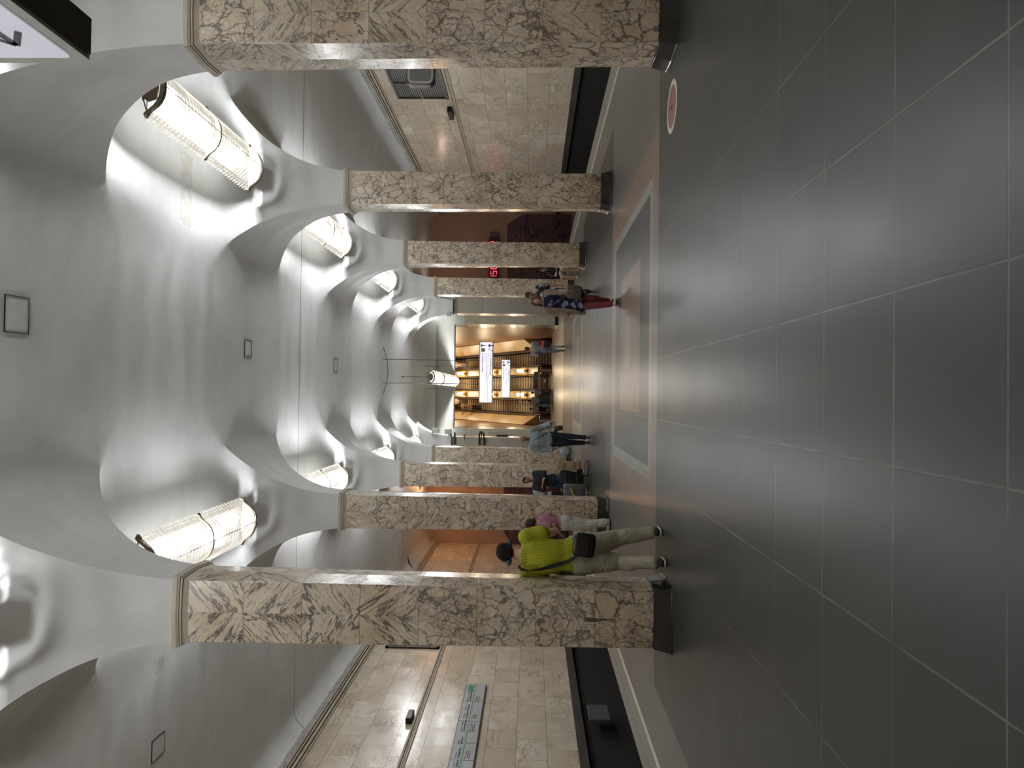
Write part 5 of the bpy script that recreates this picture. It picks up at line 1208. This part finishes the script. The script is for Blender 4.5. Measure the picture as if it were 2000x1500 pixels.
# 9 --- bench, seated girl, case under the bench
be = empty('wooden_bench', (4.35, 25.4, 0), 0, 'plain yellow wooden bench between the third and fourth right columns', 'bench')
M_BEN = plain('varnished_wood', (.42, .27, .10), .4, var=.2, scale=4)
b = MB(); b.box(-.20, .20, -1.1, 1.1, .50, .56); b.build('seat', M_BEN, be, bevel=.01); b = MB(); b.box(-.20, .20, -1.1, -1.05, .40, .5); b.build('apron', M_BEN, be)
for y in (-.95, .95):
    for x in (-.15, .15): MB().box(x - .03, x + .03, y - .03, y + .03, 0, .50).build('leg', M_BEN, be)
P = Pose(.98, True); P.set(head=(0, .12, 1.26), neck=(0, .02, 1.12), chest=(0, .0, .93), waist=(0, -.02, .73), pelvis=(0, -.04, .61), shR=(.17, .0, 1.05), shL=(-.17, .0, 1.05), elR=(.22, .10, .80), wrR=(.08, .30, .82), elL=(-.22, .10, .80), wrL=(-.04, .30, .80),
      hiR=(.09, .0, .62), knR=(.12, .44, .60), anR=(.12, .46, .12), hiL=(-.09, .0, .62), knL=(-.12, .44, .58), anL=(-.14, .42, .10)); P.look = (.2, -.25)
person('girl in black top and white shorts sitting on the wooden bench', (4.30, 24.75, 0), math.radians(150), P, M_SKIN, dict(mat=M_BCLOTH, sleeve=.4, ease=.018, name='black_top'), dict(mat=M_WTRO, ease=.012, to=.35, name='shorts'), dict(mat=M_RUBW), dict(kind='long', mat=H_BRN), vox=.014, wr=.004)
cs = empty('trolley_case', (4.42, 23.75, 0), .1, 'black trolley case on the floor in front of the wooden bench', 'suitcase')
b = MB(); rbox(b, (0, 0, .25), (.26, .17, .22), .2); b.build('case_body', M_BLEATHER, cs, smooth=True); b = MB(); b.box(-.14, .14, -.175, -.168, .20, .38); b.build('front_panel', plain('grey_label', (.17, .16, .15), .5), cs)
b = MB()
for x in (-.2, .2): b.rings([[(x + d, -.1 + .035*math.cos(a), .035 + .035*math.sin(a)) for a in [j*math.pi/6 for j in range(12)]] for d in (-.02, .02)])
each(b, 'wheel', M_RUBBER, cs)
# 10 --- group at the foot of the escalators
M_WT = plain('white_cotton_top', (.60, .60, .58), .8)
P = Pose(1.06); P.set(wrL=(-.26, .08, .90))
person('man in white t-shirt and blue jeans walking away at the glazed booth', (-.50, 57.0, 0), 0, P, M_SKIN, dict(mat=M_WT, sleeve=.5, ease=.03, name='white_shirt'), dict(mat=plain('blue_jeans', (.08, .13, .20), .8), ease=.014), dict(mat=M_RUBW), dict(kind='short', mat=H_BRN), vox=.024, wr=0)
P = Pose(1.0, True)
person('woman in white top and black skirt at the left escalator, right of the group', (-1.14, 57.6, 0), 0, P, M_SKIN, dict(mat=M_WT, sleeve=.4, ease=.02, name='white_top'), dict(mat=M_BCLOTH, ease=.03, to=.5, name='black_shorts'), dict(mat=M_BCLOTH), dict(kind='bun', mat=H_BRN), vox=.024, wr=0)
P = Pose(.92); 
person('short dark haired youth in white t-shirt close in front of the booth', (.12, 57.2, 0), .3, P, M_SKIN, dict(mat=M_WT, sleeve=.5, ease=.03, name='white_shirt'), dict(mat=plain('blue_jeans', (.08, .13, .20), .8), ease=.014), dict(mat=M_RUBW), dict(kind='messy', mat=H_BLK), vox=.024, wr=0)
o = MB().box(-.13, .13, -.05, .05, 0, .34).build('teal_shopping_bag', plain('teal_paper', (.05, .48, .46), .5), None, bevel=.01); o.location = (-.86, 56.95, .42)
tag(o, 'bright teal shopping bag held between the pair at the booth', 'bag'); 
b = MB(); b.path([(-.06, 0, .33), (-.03, 0, .52), (.03, 0, .52), (.06, 0, .33)], .008, 6); b.build('handle', M_FRAME, o)
# 11 --- riders on the escalators
riders = [(-1.32, 71.2, 'rust_top', (.42, .17, .10), (.01, .01, .012), 'rider in a rust coloured top and black skirt, lowest on the left escalator', True),
          (-1.30, 72.8, 'cream_top', (.45, .33, .24), (.05, .04, .04), 'rider in a cream top second from below on the left escalator', True),
          (-.82, 74.3, 'peach_top', (.50, .30, .20), (.10, .07, .06), 'rider in a peach top standing to the right on the left escalator', False),
          (-1.30, 75.5, 'orange_top', (.55, .20, .08), (.05, .04, .04), 'rider in an orange top, highest in view on the left escalator', False),
          (3.12, 75.6, 'dark_top', (.03, .03, .03), (.04, .04, .05), 'rider in dark clothes higher up the right escalator', False),
          (2.95, 74.2, 'pale_top', (.45, .35, .30), (.35, .30, .28), 'rider in pale clothes on the right escalator', True)]
for x, y, nm, ct, cl, lb, fm in riders:
    st_ = math.floor((y - YE) / .4); zz_ = st_ * .231; yc = YE + st_ * .4 + .2
    P = Pose(1.0, fm)
    person(lb, (x, yc, zz_), 0, P, M_SKIN, dict(mat=plain(nm, ct, .8), sleeve=.5, ease=.025, name='shirt'), dict(mat=plain(nm + '_legs', cl, .8), ease=.02), dict(mat=M_BCLOTH), dict(kind='short' if not fm else 'bob', mat=H_BRN), vox=.028, wr=0, group='riders on the escalators')
